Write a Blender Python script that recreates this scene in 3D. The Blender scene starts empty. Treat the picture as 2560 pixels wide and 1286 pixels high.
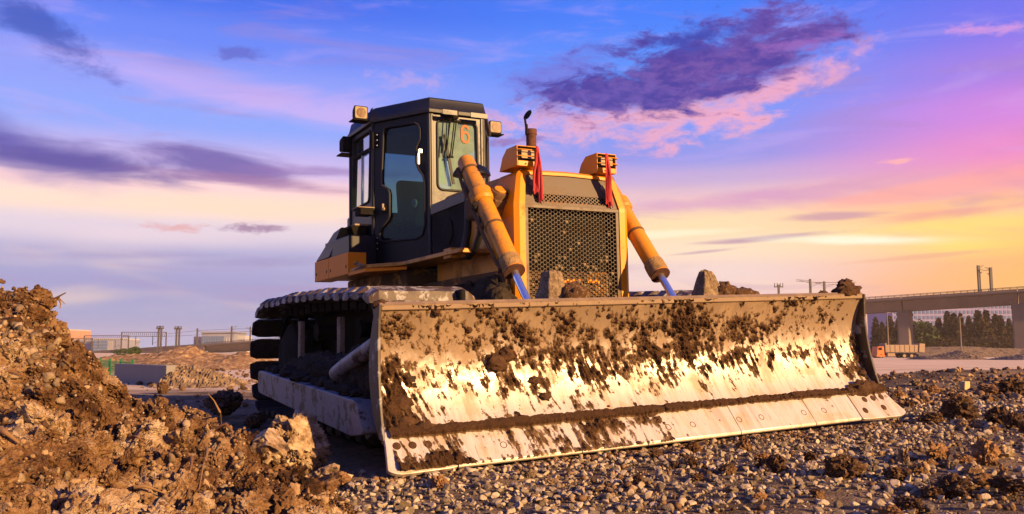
import bpy, bmesh, math, random
import numpy as np
from mathutils import Vector, Matrix
from mathutils.geometry import tessellate_polygon

random.seed(7)
RNG = np.random.default_rng(11)
SC = bpy.context.scene
COL = SC.collection
rad = math.radians

# ------------------------------------------------------------------ camera
CAM_H = 0.74
FOC = 2230.0                      # focal length in pixels of a 2560 wide picture
PITCH = math.atan((878 - 643) / FOC)
cam_d = bpy.data.cameras.new('camera')
cam_d.sensor_width = 36
cam_d.lens = 36 * FOC / 2560
cam_d.clip_start = 0.05
cam_d.clip_end = 6000
cam = bpy.data.objects.new('camera', cam_d)
COL.objects.link(cam)
cam.location = (0, 0, CAM_H)
cam.rotation_euler = (rad(90) + PITCH, 0, 0)
SC.camera = cam

# ------------------------------------------------------------------ node helpers
def nd(nt, t, ins=None, **props):
    n = nt.nodes.new(t)
    for k, v in props.items():
        setattr(n, k, v)
    for k, v in (ins or {}).items():
        s = n.inputs[k]
        if isinstance(v, bpy.types.NodeSocket):
            nt.links.new(v, s)
        else:
            s.default_value = v
    return n

def lin(c):
    return tuple(((v / 255) / 12.92 if v / 255 <= 0.04045 else ((v / 255 + 0.055) / 1.055) ** 2.4) for v in c) + (1.0,)

def c4(c):
    return tuple(c) + (1.0,) if len(c) == 3 else tuple(c)

def mth(nt, op, a, b=0.0, c=0.0, clamp=False):
    n = nd(nt, 'ShaderNodeMath', {0: a, 1: b, 2: c}, operation=op)
    n.use_clamp = clamp
    return n.outputs[0]

def mixc(nt, f, a, b, blend='MIX'):
    n = nt.nodes.new('ShaderNodeMix')
    n.data_type = 'RGBA'
    n.blend_type = blend
    for k, v in ((0, f), (6, a), (7, b)):
        s = n.inputs[k]
        if isinstance(v, bpy.types.NodeSocket):
            nt.links.new(v, s)
        else:
            s.default_value = v if k == 0 else c4(v)
    return n.outputs[2]

def noise(nt, vec, scale, detail=4.0, rough=0.55, dist=0.0):
    n = nd(nt, 'ShaderNodeTexNoise', {'Scale': scale, 'Detail': detail, 'Roughness': rough, 'Distortion': dist})
    if vec is not None:
        nt.links.new(vec, n.inputs['Vector'])
    return n.outputs[0]

def ramp(nt, fac, stops, interp='LINEAR'):
    n = nd(nt, 'ShaderNodeValToRGB', {0: fac})
    r = n.color_ramp
    r.interpolation = interp
    while len(r.elements) > 1:
        r.elements.remove(r.elements[-1])
    r.elements[0].position = stops[0][0]
    r.elements[0].color = c4(stops[0][1])
    for p, c in stops[1:]:
        e = r.elements.new(p)
        e.color = c4(c)
    return n.outputs[0]

def sstep(nt, x, a, b):
    n = nd(nt, 'ShaderNodeMapRange', {0: x, 1: a, 2: b, 3: 0.0, 4: 1.0}, interpolation_type='SMOOTHSTEP')
    return n.outputs[0]

# ------------------------------------------------------------------ world: dusk sky with clouds
SUN_AZ = rad(126)                 # to the right of the view, a little behind the camera
SUN_EL = rad(17)
world = bpy.data.worlds.new('World')
SC.world = world
world.use_nodes = True
wt = world.node_tree
wt.nodes.clear()
_tc = nd(wt, 'ShaderNodeTexCoord').outputs['Generated']
_xyz = nd(wt, 'ShaderNodeSeparateXYZ', {0: _tc})
AZ = mth(wt, 'ARCTAN2', _xyz.outputs[0], _xyz.outputs[1])
EL = mth(wt, 'ARCSINE', _xyz.outputs[2])

def px_az(px): return math.atan((px - 1280) / FOC)
def px_el(py, px=1280): return math.atan((878 - py) / math.hypot(FOC, px - 1280))

_pos = lambda py: max(0.0, min(1.0, (math.atan((878 - py) / FOC) + 0.05) / 0.65))
EF = mth(wt, 'MULTIPLY', mth(wt, 'ADD', EL, 0.05), 1 / 0.65, clamp=True)
def skyramp(rows):
    st = [(_pos(py), lin(c)) for py, c in rows]
    st += [(0.72, lin((58, 98, 214))), (1.0, lin((44, 78, 180)))]
    return ramp(wt, EF, sorted(st, key=lambda s: s[0]), 'EASE')
L_ = skyramp([(900, (168, 182, 222)), (800, (150, 160, 208)), (720, (154, 154, 204)), (650, (174, 170, 212)), (590, (226, 208, 222)),
              (535, (255, 222, 206)), (490, (255, 212, 212)), (430, (200, 182, 234)), (330, (138, 164, 248)), (230, (140, 156, 246)),
              (120, (100, 132, 244)), (0, (58, 106, 234))])
M_ = skyramp([(900, (226, 196, 204)), (760, (228, 198, 208)), (690, (240, 210, 208)), (625, (252, 224, 194)), (560, (252, 212, 172)),
              (505, (238, 194, 194)), (450, (196, 170, 216)), (390, (142, 148, 232)), (300, (112, 148, 246)), (160, (86, 142, 250)), (0, (62, 124, 248))])
R_ = skyramp([(900, (252, 146, 92)), (760, (255, 166, 112)), (690, (255, 180, 126)), (640, (255, 202, 128)), (600, (255, 216, 118)), (555, (254, 186, 132)),
              (495, (248, 158, 168)), (430, (236, 138, 200)), (340, (210, 130, 222)), (240, (162, 122, 228)), (120, (112, 112, 236)), (0, (84, 106, 236))])
fm = sstep(wt, AZ, px_az(700), px_az(1700))
fr = mth(wt, 'MULTIPLY', sstep(wt, AZ, px_az(1780), px_az(2620)), mth(wt, 'SUBTRACT', 1.0, sstep(wt, AZ, 2.5, 3.1)))
fm = mth(wt, 'MULTIPLY', fm, mth(wt, 'SUBTRACT', 1.0, sstep(wt, AZ, 2.6, 3.1)))
SKY = mixc(wt, fr, mixc(wt, fm, L_, M_), R_)

AE = nd(wt, 'ShaderNodeCombineXYZ', {0: AZ, 1: EL}).outputs[0]
def wn(sx, sy, shear, off, detail, rough, dist):
    v = nd(wt, 'ShaderNodeMapping', {'Vector': AE, 'Location': (off, off * 0.7, 0), 'Rotation': (0, 0, shear), 'Scale': (sx, sy, 1)}).outputs[0]
    n = nd(wt, 'ShaderNodeTexNoise', {'Vector': v, 'Scale': 1.0, 'Detail': detail, 'Roughness': rough, 'Distortion': dist}, noise_dimensions='2D')
    return n.outputs[0]
N_FINE = wn(15, 36, 0.15, 3.1, 9.0, 0.68, 0.25)
N_TINY = wn(38, 84, 0.12, 7.7, 6.0, 0.66, 0.2)
N_MID = wn(5, 14, 0.1, 1.3, 4.0, 0.55, 0.4)
N_STRK = wn(6, 34, 0.13, 5.2, 8.0, 0.62, 0.4)
N_SOFT = wn(2.6, 17, 0.05, 9.4, 3.0, 0.45, 0.4)

def cloud(base, px, py, rx, ry, rot, col, strength, amp, nz, soft=0.45):
    """one cloud bank: an ellipse of sky directions broken up by noise"""
    v = nd(wt, 'ShaderNodeMapping', {'Vector': AE, 'Location': (px_az(px), px_el(py, px), 0), 'Rotation': (0, 0, rot), 'Scale': (rx / FOC, ry / FOC, 1)}, vector_type='TEXTURE').outputs[0]
    r = nd(wt, 'ShaderNodeVectorMath', {0: v}, operation='LENGTH').outputs['Value']
    d = mth(wt, 'SUBTRACT', mth(wt, 'MULTIPLY', nz, amp), r)
    k = amp * 0.5 - 1.0
    n = nd(wt, 'ShaderNodeMapRange', {0: d, 1: k, 2: k + soft, 3: 0.0, 4: strength}, interpolation_type='SMOOTHSTEP')
    return mixc(wt, n.outputs[0], base, lin(col))

# broad veils of lilac, cream and pink
veil = sstep(wt, N_STRK, 0.5, 0.72)
vm = mth(wt, 'MULTIPLY', veil, sstep(wt, EL, 0.10, 0.2))
SKY = mixc(wt, mth(wt, 'MULTIPLY', vm, 0.24), SKY, lin((206, 172, 236)))
low = mth(wt, 'MULTIPLY', sstep(wt, N_SOFT, 0.48, 0.7), mth(wt, 'SUBTRACT', 1.0, sstep(wt, EL, 0.10, 0.2)))
SKY = mixc(wt, mth(wt, 'MULTIPLY', low, 0.45), SKY, lin((255, 220, 190)))
darkv = mth(wt, 'MULTIPLY', sstep(wt, wn(4.5, 30, 0.1, 12.6, 4.0, 0.55, 0.6), 0.53, 0.75), mth(wt, 'SUBTRACT', 1.0, sstep(wt, EL, 0.3, 0.5)))
SKY = mixc(wt, mth(wt, 'MULTIPLY', darkv, 0.3), SKY, lin((168, 128, 186)))
for a in [
    (560, 215, 640, 60, -0.12, (200, 172, 240), 0.6, 1.2, N_STRK, 0.9),
    (900, 300, 420, 40, -0.10, (205, 178, 240), 0.6, 1.2, N_STRK, 0.9),
    (-60, 330, 340, 95, -0.3, (74, 76, 178), 0.85, 1.2, N_MID, 0.9),
    (130, 392, 420, 56, -0.06, (86, 70, 158), 0.95, 1.3, N_STRK, 0.8),
    (530, 405, 250, 55, -0.1, (104, 84, 166), 0.9, 1.4, N_STRK, 0.8),
    (640, 452, 400, 24, -0.05, (150, 104, 160), 0.75, 1.4, N_STRK, 0.8),
    (800, 425, 260, 18, 0.0, (150, 112, 176), 0.6, 1.3, N_STRK, 0.8),
    (600, 515, 640, 46, 0.02, (255, 220, 194), 0.9, 1.3, N_STRK, 1.0),
    (300, 590, 520, 40, 0.0, (238, 214, 222), 0.6, 1.3, N_SOFT, 1.0),
    (1750, 560, 420, 50, 0.03, (255, 226, 178), 0.75, 1.3, N_STRK, 1.0),
    (1750, 680, 420, 36, 0.0, (244, 216, 208), 0.7, 1.3, N_SOFT, 1.0),
    (620, 572, 115, 15, 0.05, (150, 110, 150), 0.8, 2.6, N_TINY, 0.9),
    (430, 568, 100, 14, 0.0, (226, 160, 160), 0.7, 2.4, N_TINY, 0.9),
    (640, 655, 260, 18, 0.05, (150, 140, 190), 0.5, 1.4, N_STRK, 0.8),
    (40, 40, 190, 62, -0.45, (44, 74, 178), 0.8, 2.2, N_FINE, 0.9),
    (575, 118, 70, 24, 0.0, (92, 96, 196), 0.75, 2.8, N_TINY, 1.0),
    (252, 185, 44, 20, -0.5, (104, 104, 196), 0.6, 2.6, N_TINY, 1.0),
    (1010, 188, 140, 24, -0.05, (190, 162, 226), 0.6, 3.0, N_TINY, 1.0),
    (1580, 285, 440, 80, 0.04, (238, 170, 196), 0.95, 2.7, N_FINE, 0.9),
    (1700, 270, 300, 46, 0.12, (242, 172, 190), 0.9, 2.6, N_TINY, 1.2),
    (1930, 225, 330, 54, 0.34, (240, 168, 196), 0.92, 2.7, N_FINE, 0.9),
    (1420, 165, 240, 60, 0.2, (112, 108, 208), 0.75, 2.8, N_FINE, 0.9),
    (1820, 125, 390, 98, 0.2, (98, 64, 158), 0.97, 2.4, N_FINE, 0.6),
    (1690, 180, 380, 108, 0.14, (64, 50, 156), 0.98, 2.4, N_FINE, 0.6),
    (1640, 200, 270, 70, 0.12, (54, 46, 150), 0.92, 2.0, N_TINY, 1.1),
    (1780, 165, 360, 92, 0.15, (132, 88, 172), 0.65, 3.6, N_TINY, 1.3),
    (1560, 225, 240, 60, 0.1, (104, 84, 180), 0.6, 3.4, N_TINY, 1.3),
    (1750, 75, 170, 50, 0.1, (46, 62, 172), 0.9, 3.0, N_TINY, 1.2),
    (2030, 85, 170, 26, 0.1, (148, 96, 186), 0.8, 2.6, N_TINY, 1.2),
    (1290, 345, 80, 14, 0.1, (140, 104, 176), 0.8, 2.6, N_TINY, 0.9),
    (2260, 397, 46, 9, 0.05, (255, 178, 178), 0.9, 2.2, N_TINY, 0.9),
    (2500, 50, 100, 18, -0.15, (216, 150, 220), 0.8, 2.6, N_TINY, 0.9),
    (2060, 475, 360, 34, 0.12, (212, 150, 192), 0.6, 1.6, N_STRK, 0.8),
    (1900, 598, 260, 11, 0.06, (176, 132, 168), 0.8, 2.0, N_STRK, 0.8),
    (2090, 540, 170, 14, 0.0, (196, 140, 168), 0.7, 2.0, N_STRK, 0.8),
    (1820, 500, 320, 22, 0.08, (216, 160, 196), 0.65, 2.0, N_STRK, 0.9),
    (2300, 475, 300, 26, 0.1, (252, 168, 156), 0.65, 2.0, N_STRK, 0.9),
    (1660, 585, 280, 13, 0.04, (255, 242, 206), 0.85, 1.8, N_STRK, 0.9),
    (2380, 535, 240, 18, 0.05, (236, 146, 150), 0.6, 2.0, N_STRK, 0.9),
    (260, 640, 420, 16, 0.03, (160, 150, 198), 0.6, 1.8, N_STRK, 0.9),
    (1760, 630, 150, 7, 0.08, (190, 150, 176), 0.7, 1.8, N_STRK, 0.8),
    (2180, 600, 380, 17, -0.05, (255, 248, 220), 1.0, 1.2, N_STRK, 0.9),
    (2420, 615, 260, 55, 0.0, (255, 234, 116), 0.85, 1.3, N_MID, 1.0),
    (2640, 690, 520, 190, 0.0, (255, 190, 104), 0.75, 0.8, N_MID, 1.0),
    (2400, 560, 260, 30, 0.05, (255, 222, 120), 0.8, 1.3, N_STRK, 1.0),
    (2330, 640, 200, 8, 0.05, (236, 170, 140), 0.6, 1.8, N_STRK, 0.8),
]:
    SKY = cloud(SKY, *a)
nish = nd(wt, 'ShaderNodeTexSky', sky_type='NISHITA')
nish.sun_disc = False
nish.sun_elevation = SUN_EL
nish.sun_rotation = SUN_AZ
nish.dust_density = 2.0
bg1 = nd(wt, 'ShaderNodeBackground', {0: SKY, 1: 0.465})
bg2 = nd(wt, 'ShaderNodeBackground', {0: nish.outputs[0], 1: 0.004})
world.cycles.sampling_method = 'MANUAL'
world.cycles.sample_map_resolution = 512
wout = nd(wt, 'ShaderNodeOutputWorld')
wt.links.new(nd(wt, 'ShaderNodeAddShader', {0: bg1.outputs[0], 1: bg2.outputs[0]}).outputs[0], wout.inputs[0])

# ------------------------------------------------------------------ sun, exposure
sl = bpy.data.lights.new('sun', 'SUN')
sl.energy = 5.0
sl.angle = rad(0.6)
sl.color = (1.0, 0.60, 0.25)
so = bpy.data.objects.new('sun', sl)
COL.objects.link(so)
_sd = Vector((math.sin(SUN_AZ) * math.cos(SUN_EL), math.cos(SUN_AZ) * math.cos(SUN_EL), math.sin(SUN_EL)))
so.rotation_euler = _sd.to_track_quat('Z', 'Y').to_euler()
so.location = _sd * 60
SC.view_settings.view_transform = 'Standard'
SC.view_settings.look = 'None'
SC.view_settings.exposure = 1.15
SC.view_settings.gamma = 1.0
SC.view_settings.use_curve_mapping = False
SC.cycles.use_denoising = True
SC.cycles.max_bounces = 6
SC.cycles.diffuse_bounces = 2
SC.cycles.glossy_bounces = 3
SC.cycles.transmission_bounces = 3
SC.cycles.transparent_max_bounces = 12

# ------------------------------------------------------------------ numpy noise
_perm = RNG.permutation(512).astype(np.int64)
_grad = RNG.normal(size=(512, 3))
_grad /= np.linalg.norm(_grad, axis=1)[:, None]

def perlin(P):
    P = np.asarray(P, float)
    i = np.floor(P).astype(np.int64)
    f = P - i
    w = f * f * f * (f * (f * 6 - 15) + 10)
    out = np.zeros(len(P))
    for dx in (0, 1):
        hx = _perm[(i[:, 0] + dx) & 511]
        wx = w[:, 0] if dx else 1 - w[:, 0]
        for dy in (0, 1):
            hy = _perm[(hx + i[:, 1] + dy) & 511]
            wy = w[:, 1] if dy else 1 - w[:, 1]
            for dz in (0, 1):
                h = _perm[(hy + i[:, 2] + dz) & 511]
                wz = w[:, 2] if dz else 1 - w[:, 2]
                g = _grad[h]
                d = g[:, 0] * (f[:, 0] - dx) + g[:, 1] * (f[:, 1] - dy) + g[:, 2] * (f[:, 2] - dz)
                out += wx * wy * wz * d
    return out

def fbm(P, octv=4, gain=0.5, billow=False):
    P = np.asarray(P, float)
    a, s, t = 1.0, 0.0, np.zeros(len(P))
    for k in range(octv):
        n = perlin(P * (2.03 ** k) + 17.3 * k)
        t += a * (np.abs(n) * 2 - 0.35 if billow else n)
        s += a
        a *= gain
    return t / s

def P3(x, y, z=0.0):
    x = np.asarray(x, float)
    return np.stack([x, np.broadcast_to(y, x.shape), np.broadcast_to(z, x.shape)], axis=-1).reshape(-1, 3)

# ------------------------------------------------------------------ mesh helpers
def mesh_np(name, V, F):
    """V (n,3), F (m,k) with k = 3 or 4"""
    V = np.ascontiguousarray(V, dtype=np.float32)
    F = np.ascontiguousarray(F, dtype=np.int32)
    me = bpy.data.meshes.new(name)
    m, k = F.shape
    me.vertices.add(len(V))
    me.vertices.foreach_set('co', V.ravel())
    me.loops.add(m * k)
    me.loops.foreach_set('vertex_index', F.ravel())
    me.polygons.add(m)
    me.polygons.foreach_set('loop_start', np.arange(0, m * k, k, dtype=np.int32))
    me.update(calc_edges=True)
    return me

def smooth(me, ang=35):
    me.polygons.foreach_set('use_smooth', np.ones(len(me.polygons), dtype=bool))
    if ang < 179:
        me.set_sharp_from_angle(angle=rad(ang))

def link(name, me, m=None, parent=None):
    o = bpy.data.objects.new(name, me)
    COL.objects.link(o)
    if m is not None and me is not None and not me.materials:
        me.materials.append(m)
    if parent is not None:
        o.parent = parent
    return o

def tag(o, label=None, cat=None, group=None, kind=None):
    if label: o['label'] = label
    if cat: o['category'] = cat
    if group: o['group'] = group
    if kind: o['kind'] = kind
    return o

def empty(name, loc=(0, 0, 0), rz=0.0):
    o = bpy.data.objects.new(name, None)
    COL.objects.link(o)
    o.location = loc
    o.rotation_euler = (0, 0, rz)
    o.empty_display_size = 0.2
    return o

class MB:
    def __init__(s):
        s.v, s.f = [], []
    def add(s, vs, fs):
        b = len(s.v)
        s.v += [tuple(v) for v in vs]
        s.f += [tuple(i + b for i in f) for f in fs]
        return s
    def box(s, c, d, rot=None):
        vs = [Vector((x * d[0] / 2, y * d[1] / 2, z * d[2] / 2)) for x in (-1, 1) for y in (-1, 1) for z in (-1, 1)]
        if rot is not None:
            vs = [rot @ v for v in vs]
        c = Vector(c)
        return s.add([v + c for v in vs], [(0, 1, 3, 2), (4, 6, 7, 5), (0, 4, 5, 1), (2, 3, 7, 6), (0, 2, 6, 4), (1, 5, 7, 3)])
    def bar(s, a, b, w, h, up=(0, 0, 1)):
        a, b = Vector(a), Vector(b)
        d = b - a
        z = d.normalized()
        x = Vector(up).cross(z)
        if x.length < 1e-4:
            x = Vector((1, 0, 0)).cross(z)
        x.normalize()
        y = z.cross(x)
        return s.box((a + b) / 2, (w, h, d.length), Matrix((x, y, z)).transposed())
    def tube(s, pts, r, n=10, caps=True):
        pts = [Vector(p) for p in pts]
        rs = r if isinstance(r, (list, tuple)) else [r] * len(pts)
        ref = None
        vs, fs = [], []
        for i, p in enumerate(pts):
            t = (pts[min(i + 1, len(pts) - 1)] - pts[max(i - 1, 0)]).normalized()
            if ref is None:
                ref = t.orthogonal().normalized()
            ref = (ref - t * ref.dot(t))
            if ref.length < 1e-5:
                ref = t.orthogonal()
            ref.normalize()
            bn = t.cross(ref)
            for k in range(n):
                a = 2 * math.pi * k / n
                vs.append(p + (ref * math.cos(a) + bn * math.sin(a)) * rs[i])
        for i in range(len(pts) - 1):
            for k in range(n):
                k2 = (k + 1) % n
                fs.append((i * n + k, i * n + k2, (i + 1) * n + k2, (i + 1) * n + k))
        if caps:
            fs.append(tuple(range(n - 1, -1, -1)))
            e = (len(pts) - 1) * n
            fs.append(tuple(range(e, e + n)))
        return s.add(vs, fs)
    def loop_tube(s, pts, r, n=6):
        pts = [Vector(p) for p in pts]
        m = len(pts)
        nrm = Vector((0, 0, 0))
        for i in range(m):
            nrm += (pts[i] - pts[0]).cross(pts[(i + 1) % m] - pts[0])
        nrm.normalize()
        vs, fs = [], []
        for i, p in enumerate(pts):
            t = (pts[(i + 1) % m] - pts[i - 1]).normalized()
            sd = t.cross(nrm).normalized()
            for k in range(n):
                a = 2 * math.pi * k / n
                vs.append(p + (sd * math.cos(a) + nrm * math.sin(a)) * r)
        for i in range(m):
            i2 = (i + 1) % m
            for k in range(n):
                k2 = (k + 1) % n
                fs.append((i * n + k, i2 * n + k, i2 * n + k2, i * n + k2))
        return s.add(vs, fs)
    def prism(s, poly, fn, t0, t1):
        """poly in 2d, fn(u, v, t) -> 3d"""
        n = len(poly)
        vs = [fn(u, v, t0) for u, v in poly] + [fn(u, v, t1) for u, v in poly]
        fs = [tuple(range(n - 1, -1, -1)), tuple(range(n, 2 * n))]
        fs += [(i, (i + 1) % n, n + (i + 1) % n, n + i) for i in range(n)]
        return s.add(vs, fs)
    def lathe(s, prof, c, ax=(0, 0, 1), n=20):
        """prof: (radius, height) pairs"""
        q = Vector((0, 0, 1)).rotation_difference(Vector(ax).normalized())
        c = Vector(c)
        vs, fs = [], []
        for r, h in prof:
            for k in range(n):
                a = 2 * math.pi * k / n
                vs.append(c + q @ Vector((r * math.cos(a), r * math.sin(a), h)))
        for i in range(len(prof) - 1):
            for k in range(n):
                k2 = (k + 1) % n
                fs.append((i * n + k, i * n + k2, (i + 1) * n + k2, (i + 1) * n + k))
        fs.append(tuple(range(n - 1, -1, -1)))
        e = (len(prof) - 1) * n
        fs.append(tuple(range(e, e + n)))
        return s.add(vs, fs)
    def holed(s, outer, holes, fn, th):
        """flat plate with holes; fn(u, v, d) -> 3d, d is depth inward"""
        loops = [list(outer)] + [list(h) for h in holes]
        flat = [p for l in loops for p in l]
        tris = tessellate_polygon([[Vector((u, v, 0)) for u, v in l] for l in loops])
        n = len(flat)
        vs = [fn(u, v, 0.0) for u, v in flat] + [fn(u, v, th) for u, v in flat]
        fs = []
        for t in tris:
            a, b, c = t
            fs.append((a, b, c))
            fs.append((a + n, c + n, b + n))
        k = 0
        for l in loops:
            m = len(l)
            for i in range(m):
                i2 = (i + 1) % m
                fs.append((k + i, k + i2, n + k + i2, n + k + i))
            k += m
        return s.add(vs, fs)
    def mesh(s, name, fix=True):
        me = bpy.data.meshes.new(name)
        me.from_pydata(s.v, [], s.f)
        if fix:
            bm = bmesh.new()
            bm.from_mesh(me)
            bmesh.ops.recalc_face_normals(bm, faces=bm.faces)
            bm.to_mesh(me)
            bm.free()
        me.update()
        return me
    def obj(s, name, m, parent=None, sm=None, bevel=0.0, seg=2):
        me = s.mesh(name)
        if sm:
            smooth(me, sm)
        o = link(name, me, m, parent)
        if bevel:
            b = o.modifiers.new('bevel', 'BEVEL')
            b.width = bevel
            b.segments = seg
            b.limit_method = 'ANGLE'
            b.angle_limit = rad(30)
            if not sm:
                smooth(me, 30)
        return o

def roundpoly(pts, r, n=4):
    """2d polygon with rounded corners"""
    out = []
    m = len(pts)
    for i in range(m):
        p = Vector(pts[i]); a = Vector(pts[i - 1]); b = Vector(pts[(i + 1) % m])
        rr = min(r, (a - p).length * 0.45, (b - p).length * 0.45)
        p0 = p + (a - p).normalized() * rr
        p1 = p + (b - p).normalized() * rr
        for k in range(n + 1):
            t = k / n
            out.append(tuple(p0 * (1 - t) ** 2 + p * 2 * t * (1 - t) + p1 * t * t))
    return out

def copy_tree(o, parent=None):
    c = o.copy()
    COL.objects.link(c)
    if parent is not None:
        c.parent = parent
    for ch in list(o.children):
        copy_tree(ch, c)
    return c

_ico = {}
def ico(sub):
    if sub not in _ico:
        bm = bmesh.new()
        bmesh.ops.create_icosphere(bm, subdivisions=sub, radius=1.0)
        bm.verts.ensure_lookup_table()
        V = np.array([v.co[:] for v in bm.verts])
        F = np.array([[v.index for v in f.verts] for f in bm.faces])
        bm.free()
        _ico[sub] = (V, F)
    return _ico[sub]

def rock_shape(seed, sub=1, rough=0.5, planes=5, freq=1.3, octv=2, billow=False, flat=(1, 1, 1), cut=(0.5, 0.85)):
    V, F = ico(sub)
    rg = np.random.default_rng(seed)
    V = V * (1 + rough * fbm(V * freq + rg.uniform(-40, 40, 3), octv, 0.6, billow))[:, None]
    for _ in range(planes):
        d = rg.normal(size=3); d /= np.linalg.norm(d)
        c = rg.uniform(*cut)
        e = V @ d - c
        V = V - d * np.maximum(e, 0)[:, None]
    V = V * rg.uniform(0.8, 1.2, 3) * np.array(flat)
    return V / np.abs(V).max(), F

def rand_rot(n, rg):
    q = rg.normal(size=(n, 4)); q /= np.linalg.norm(q, axis=1)[:, None]
    w, x, y, z = q.T
    return np.stack([1 - 2 * (y * y + z * z), 2 * (x * y - z * w), 2 * (x * z + y * w), 2 * (x * y + z * w), 1 - 2 * (x * x + z * z),
                     2 * (y * z - x * w), 2 * (x * z - y * w), 2 * (y * z + x * w), 1 - 2 * (x * x + y * y)], axis=1).reshape(n, 3, 3)

def scatter(name, P, S, variants, m, seed=3, sm=None, squash=0.75):
    """many small stones in one mesh, each with a random value in the attribute rnd"""
    rg = np.random.default_rng(seed)
    n = len(P)
    R = rand_rot(n, rg)
    which = rg.integers(0, len(variants), n)
    Vs, Fs, As, off = [], [], [], 0
    rv = rg.uniform(0, 1, n)
    for k, (V, F) in enumerate(variants):
        ids = np.nonzero(which == k)[0]
        if not len(ids): continue
        W = np.einsum('nij,vj->nvi', R[ids], V) * S[ids][:, None, None]
        W[:, :, 2] *= squash
        W += P[ids][:, None, :]
        nv = len(V)
        Vs.append(W.reshape(-1, 3))
        Fs.append((F[None] + (np.arange(len(ids)) * nv)[:, None, None] + off).reshape(-1, F.shape[1]))
        As.append(np.repeat(rv[ids], nv))
        off += len(ids) * nv
    me = mesh_np(name, np.concatenate(Vs), np.concatenate(Fs))
    at = me.attributes.new('rnd', 'FLOAT', 'POINT')
    at.data.foreach_set('value', np.concatenate(As).astype(np.float32))
    if sm:
        smooth(me, sm)
    return link(name, me, m)

# ------------------------------------------------------------------ materials
def newmat(name, rough=0.6, metal=0.0, spec=0.5):
    m = bpy.data.materials.new(name)
    m.use_nodes = True
    nt = m.node_tree
    b = nt.nodes['Principled BSDF']
    b.inputs['Roughness'].default_value = rough
    b.inputs['Metallic'].default_value = metal
    b.inputs['Specular IOR Level'].default_value = spec
    return m, nt, b

def setc(nt, b, key, v):
    if isinstance(v, bpy.types.NodeSocket): nt.links.new(v, b.inputs[key])
    else: b.inputs[key].default_value = v

def bump(nt, b, h, strength=0.4, dist=0.01):
    n = nd(nt, 'ShaderNodeBump', {'Strength': strength, 'Distance': dist, 'Height': h})
    nt.links.new(n.outputs[0], b.inputs['Normal'])

def objco(nt): return nd(nt, 'ShaderNodeTexCoord').outputs['Object']
def geopos(nt): return nd(nt, 'ShaderNodeNewGeometry').outputs['Position']
def scaled(nt, v, s):
    return nd(nt, 'ShaderNodeMapping', {'Vector': v, 'Scale': s}).outputs[0]

def paint(name, col, rough=0.4, dirt=(0.16, 0.1, 0.05), lo=0.55, hi=0.75, dscale=3.0, spec=0.4, dmax=0.9, speck=0.35):
    m, nt, b = newmat(name, rough, 0, spec)
    co = objco(nt)
    n1 = noise(nt, co, dscale, 6, 0.65, 0.3)
    n2 = noise(nt, co, 34, 4, 0.6)
    n3 = noise(nt, scaled(nt, co, (14, 14, 2.0)), 1.0, 4, 0.6)
    f = mth(nt, 'MULTIPLY', sstep(nt, mth(nt, 'ADD', mth(nt, 'MULTIPLY', n2, 0.25), mth(nt, 'MULTIPLY', n1, 0.8)), lo, hi), dmax)
    base = mixc(nt, mth(nt, 'MULTIPLY', n3, 0.4), col, tuple(c * 0.72 for c in col))
    base = mixc(nt, f, base, dirt)
    sp = mth(nt, 'MULTIPLY', sstep(nt, noise(nt, co, 60, 3, 0.5), 0.66, 0.72), speck)
    base = mixc(nt, sp, base, tuple(c * 0.5 for c in dirt))
    setc(nt, b, 'Base Color', base)
    setc(nt, b, 'Roughness', mth(nt, 'ADD', rough, mth(nt, 'MULTIPLY', f, 0.5), clamp=True))
    bump(nt, b, mth(nt, 'ADD', mth(nt, 'MULTIPLY', f, 1.0), mth(nt, 'MULTIPLY', n2, 0.15)), 0.35, 0.006)
    return m

YELLOW = (0.64, 0.235, 0.002)
M_yel = paint('yellow_paint', YELLOW, 0.42, (0.2, 0.12, 0.05), 0.58, 0.8, 3.5, 0.25)
M_yel_d = paint('dusty_yellow_paint', (0.58, 0.225, 0.005), 0.45, (0.2, 0.12, 0.05), 0.47, 0.72, 5.0)
M_yel_mud = paint('muddy_yellow_paint', (0.5, 0.22, 0.03), 0.6, (0.06, 0.04, 0.025), 0.36, 0.52, 3.5)
M_org = paint('orange_paint', (0.86, 0.25, 0.008), 0.5, (0.12, 0.07, 0.04), 0.64, 0.85, 3.0, 0.12)
M_blk = paint('black_paint', (0.005, 0.006, 0.011), 0.4, (0.024, 0.02, 0.016), 0.62, 1.0, 2.0, 0.22, 0.3, 0.06)
M_blk2 = paint('dusty_dark_panel', (0.011, 0.011, 0.013), 0.42, (0.04, 0.03, 0.018), 0.5, 0.95, 2.5, 0.4, 0.6, 0.15)
M_dark = paint('dark_steel', (0.006, 0.0055, 0.005), 0.8, (0.02, 0.014, 0.009), 0.45, 0.75, 3.0, 0.2)
M_rub = paint('black_rubber', (0.012, 0.012, 0.012), 0.6, (0.08, 0.06, 0.04), 0.55, 0.9, 6.0)
M_grille = paint('grille_mesh', (0.05, 0.034, 0.02), 0.55, (0.14, 0.085, 0.04), 0.5, 0.8, 5.0, 0.3)
M_grey = paint('dusty_grey_grille', (0.085, 0.058, 0.034), 0.5, (0.2, 0.12, 0.05), 0.5, 0.8, 4.0, 0.4)
M_rust = paint('rusty_iron', (0.1, 0.035, 0.016), 0.75, (0.05, 0.025, 0.015), 0.4, 0.7, 8.0)
M_bracket = paint('dusty_bracket', (0.3, 0.22, 0.14), 0.8, (0.12, 0.075, 0.04), 0.45, 0.7, 5.0)

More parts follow.
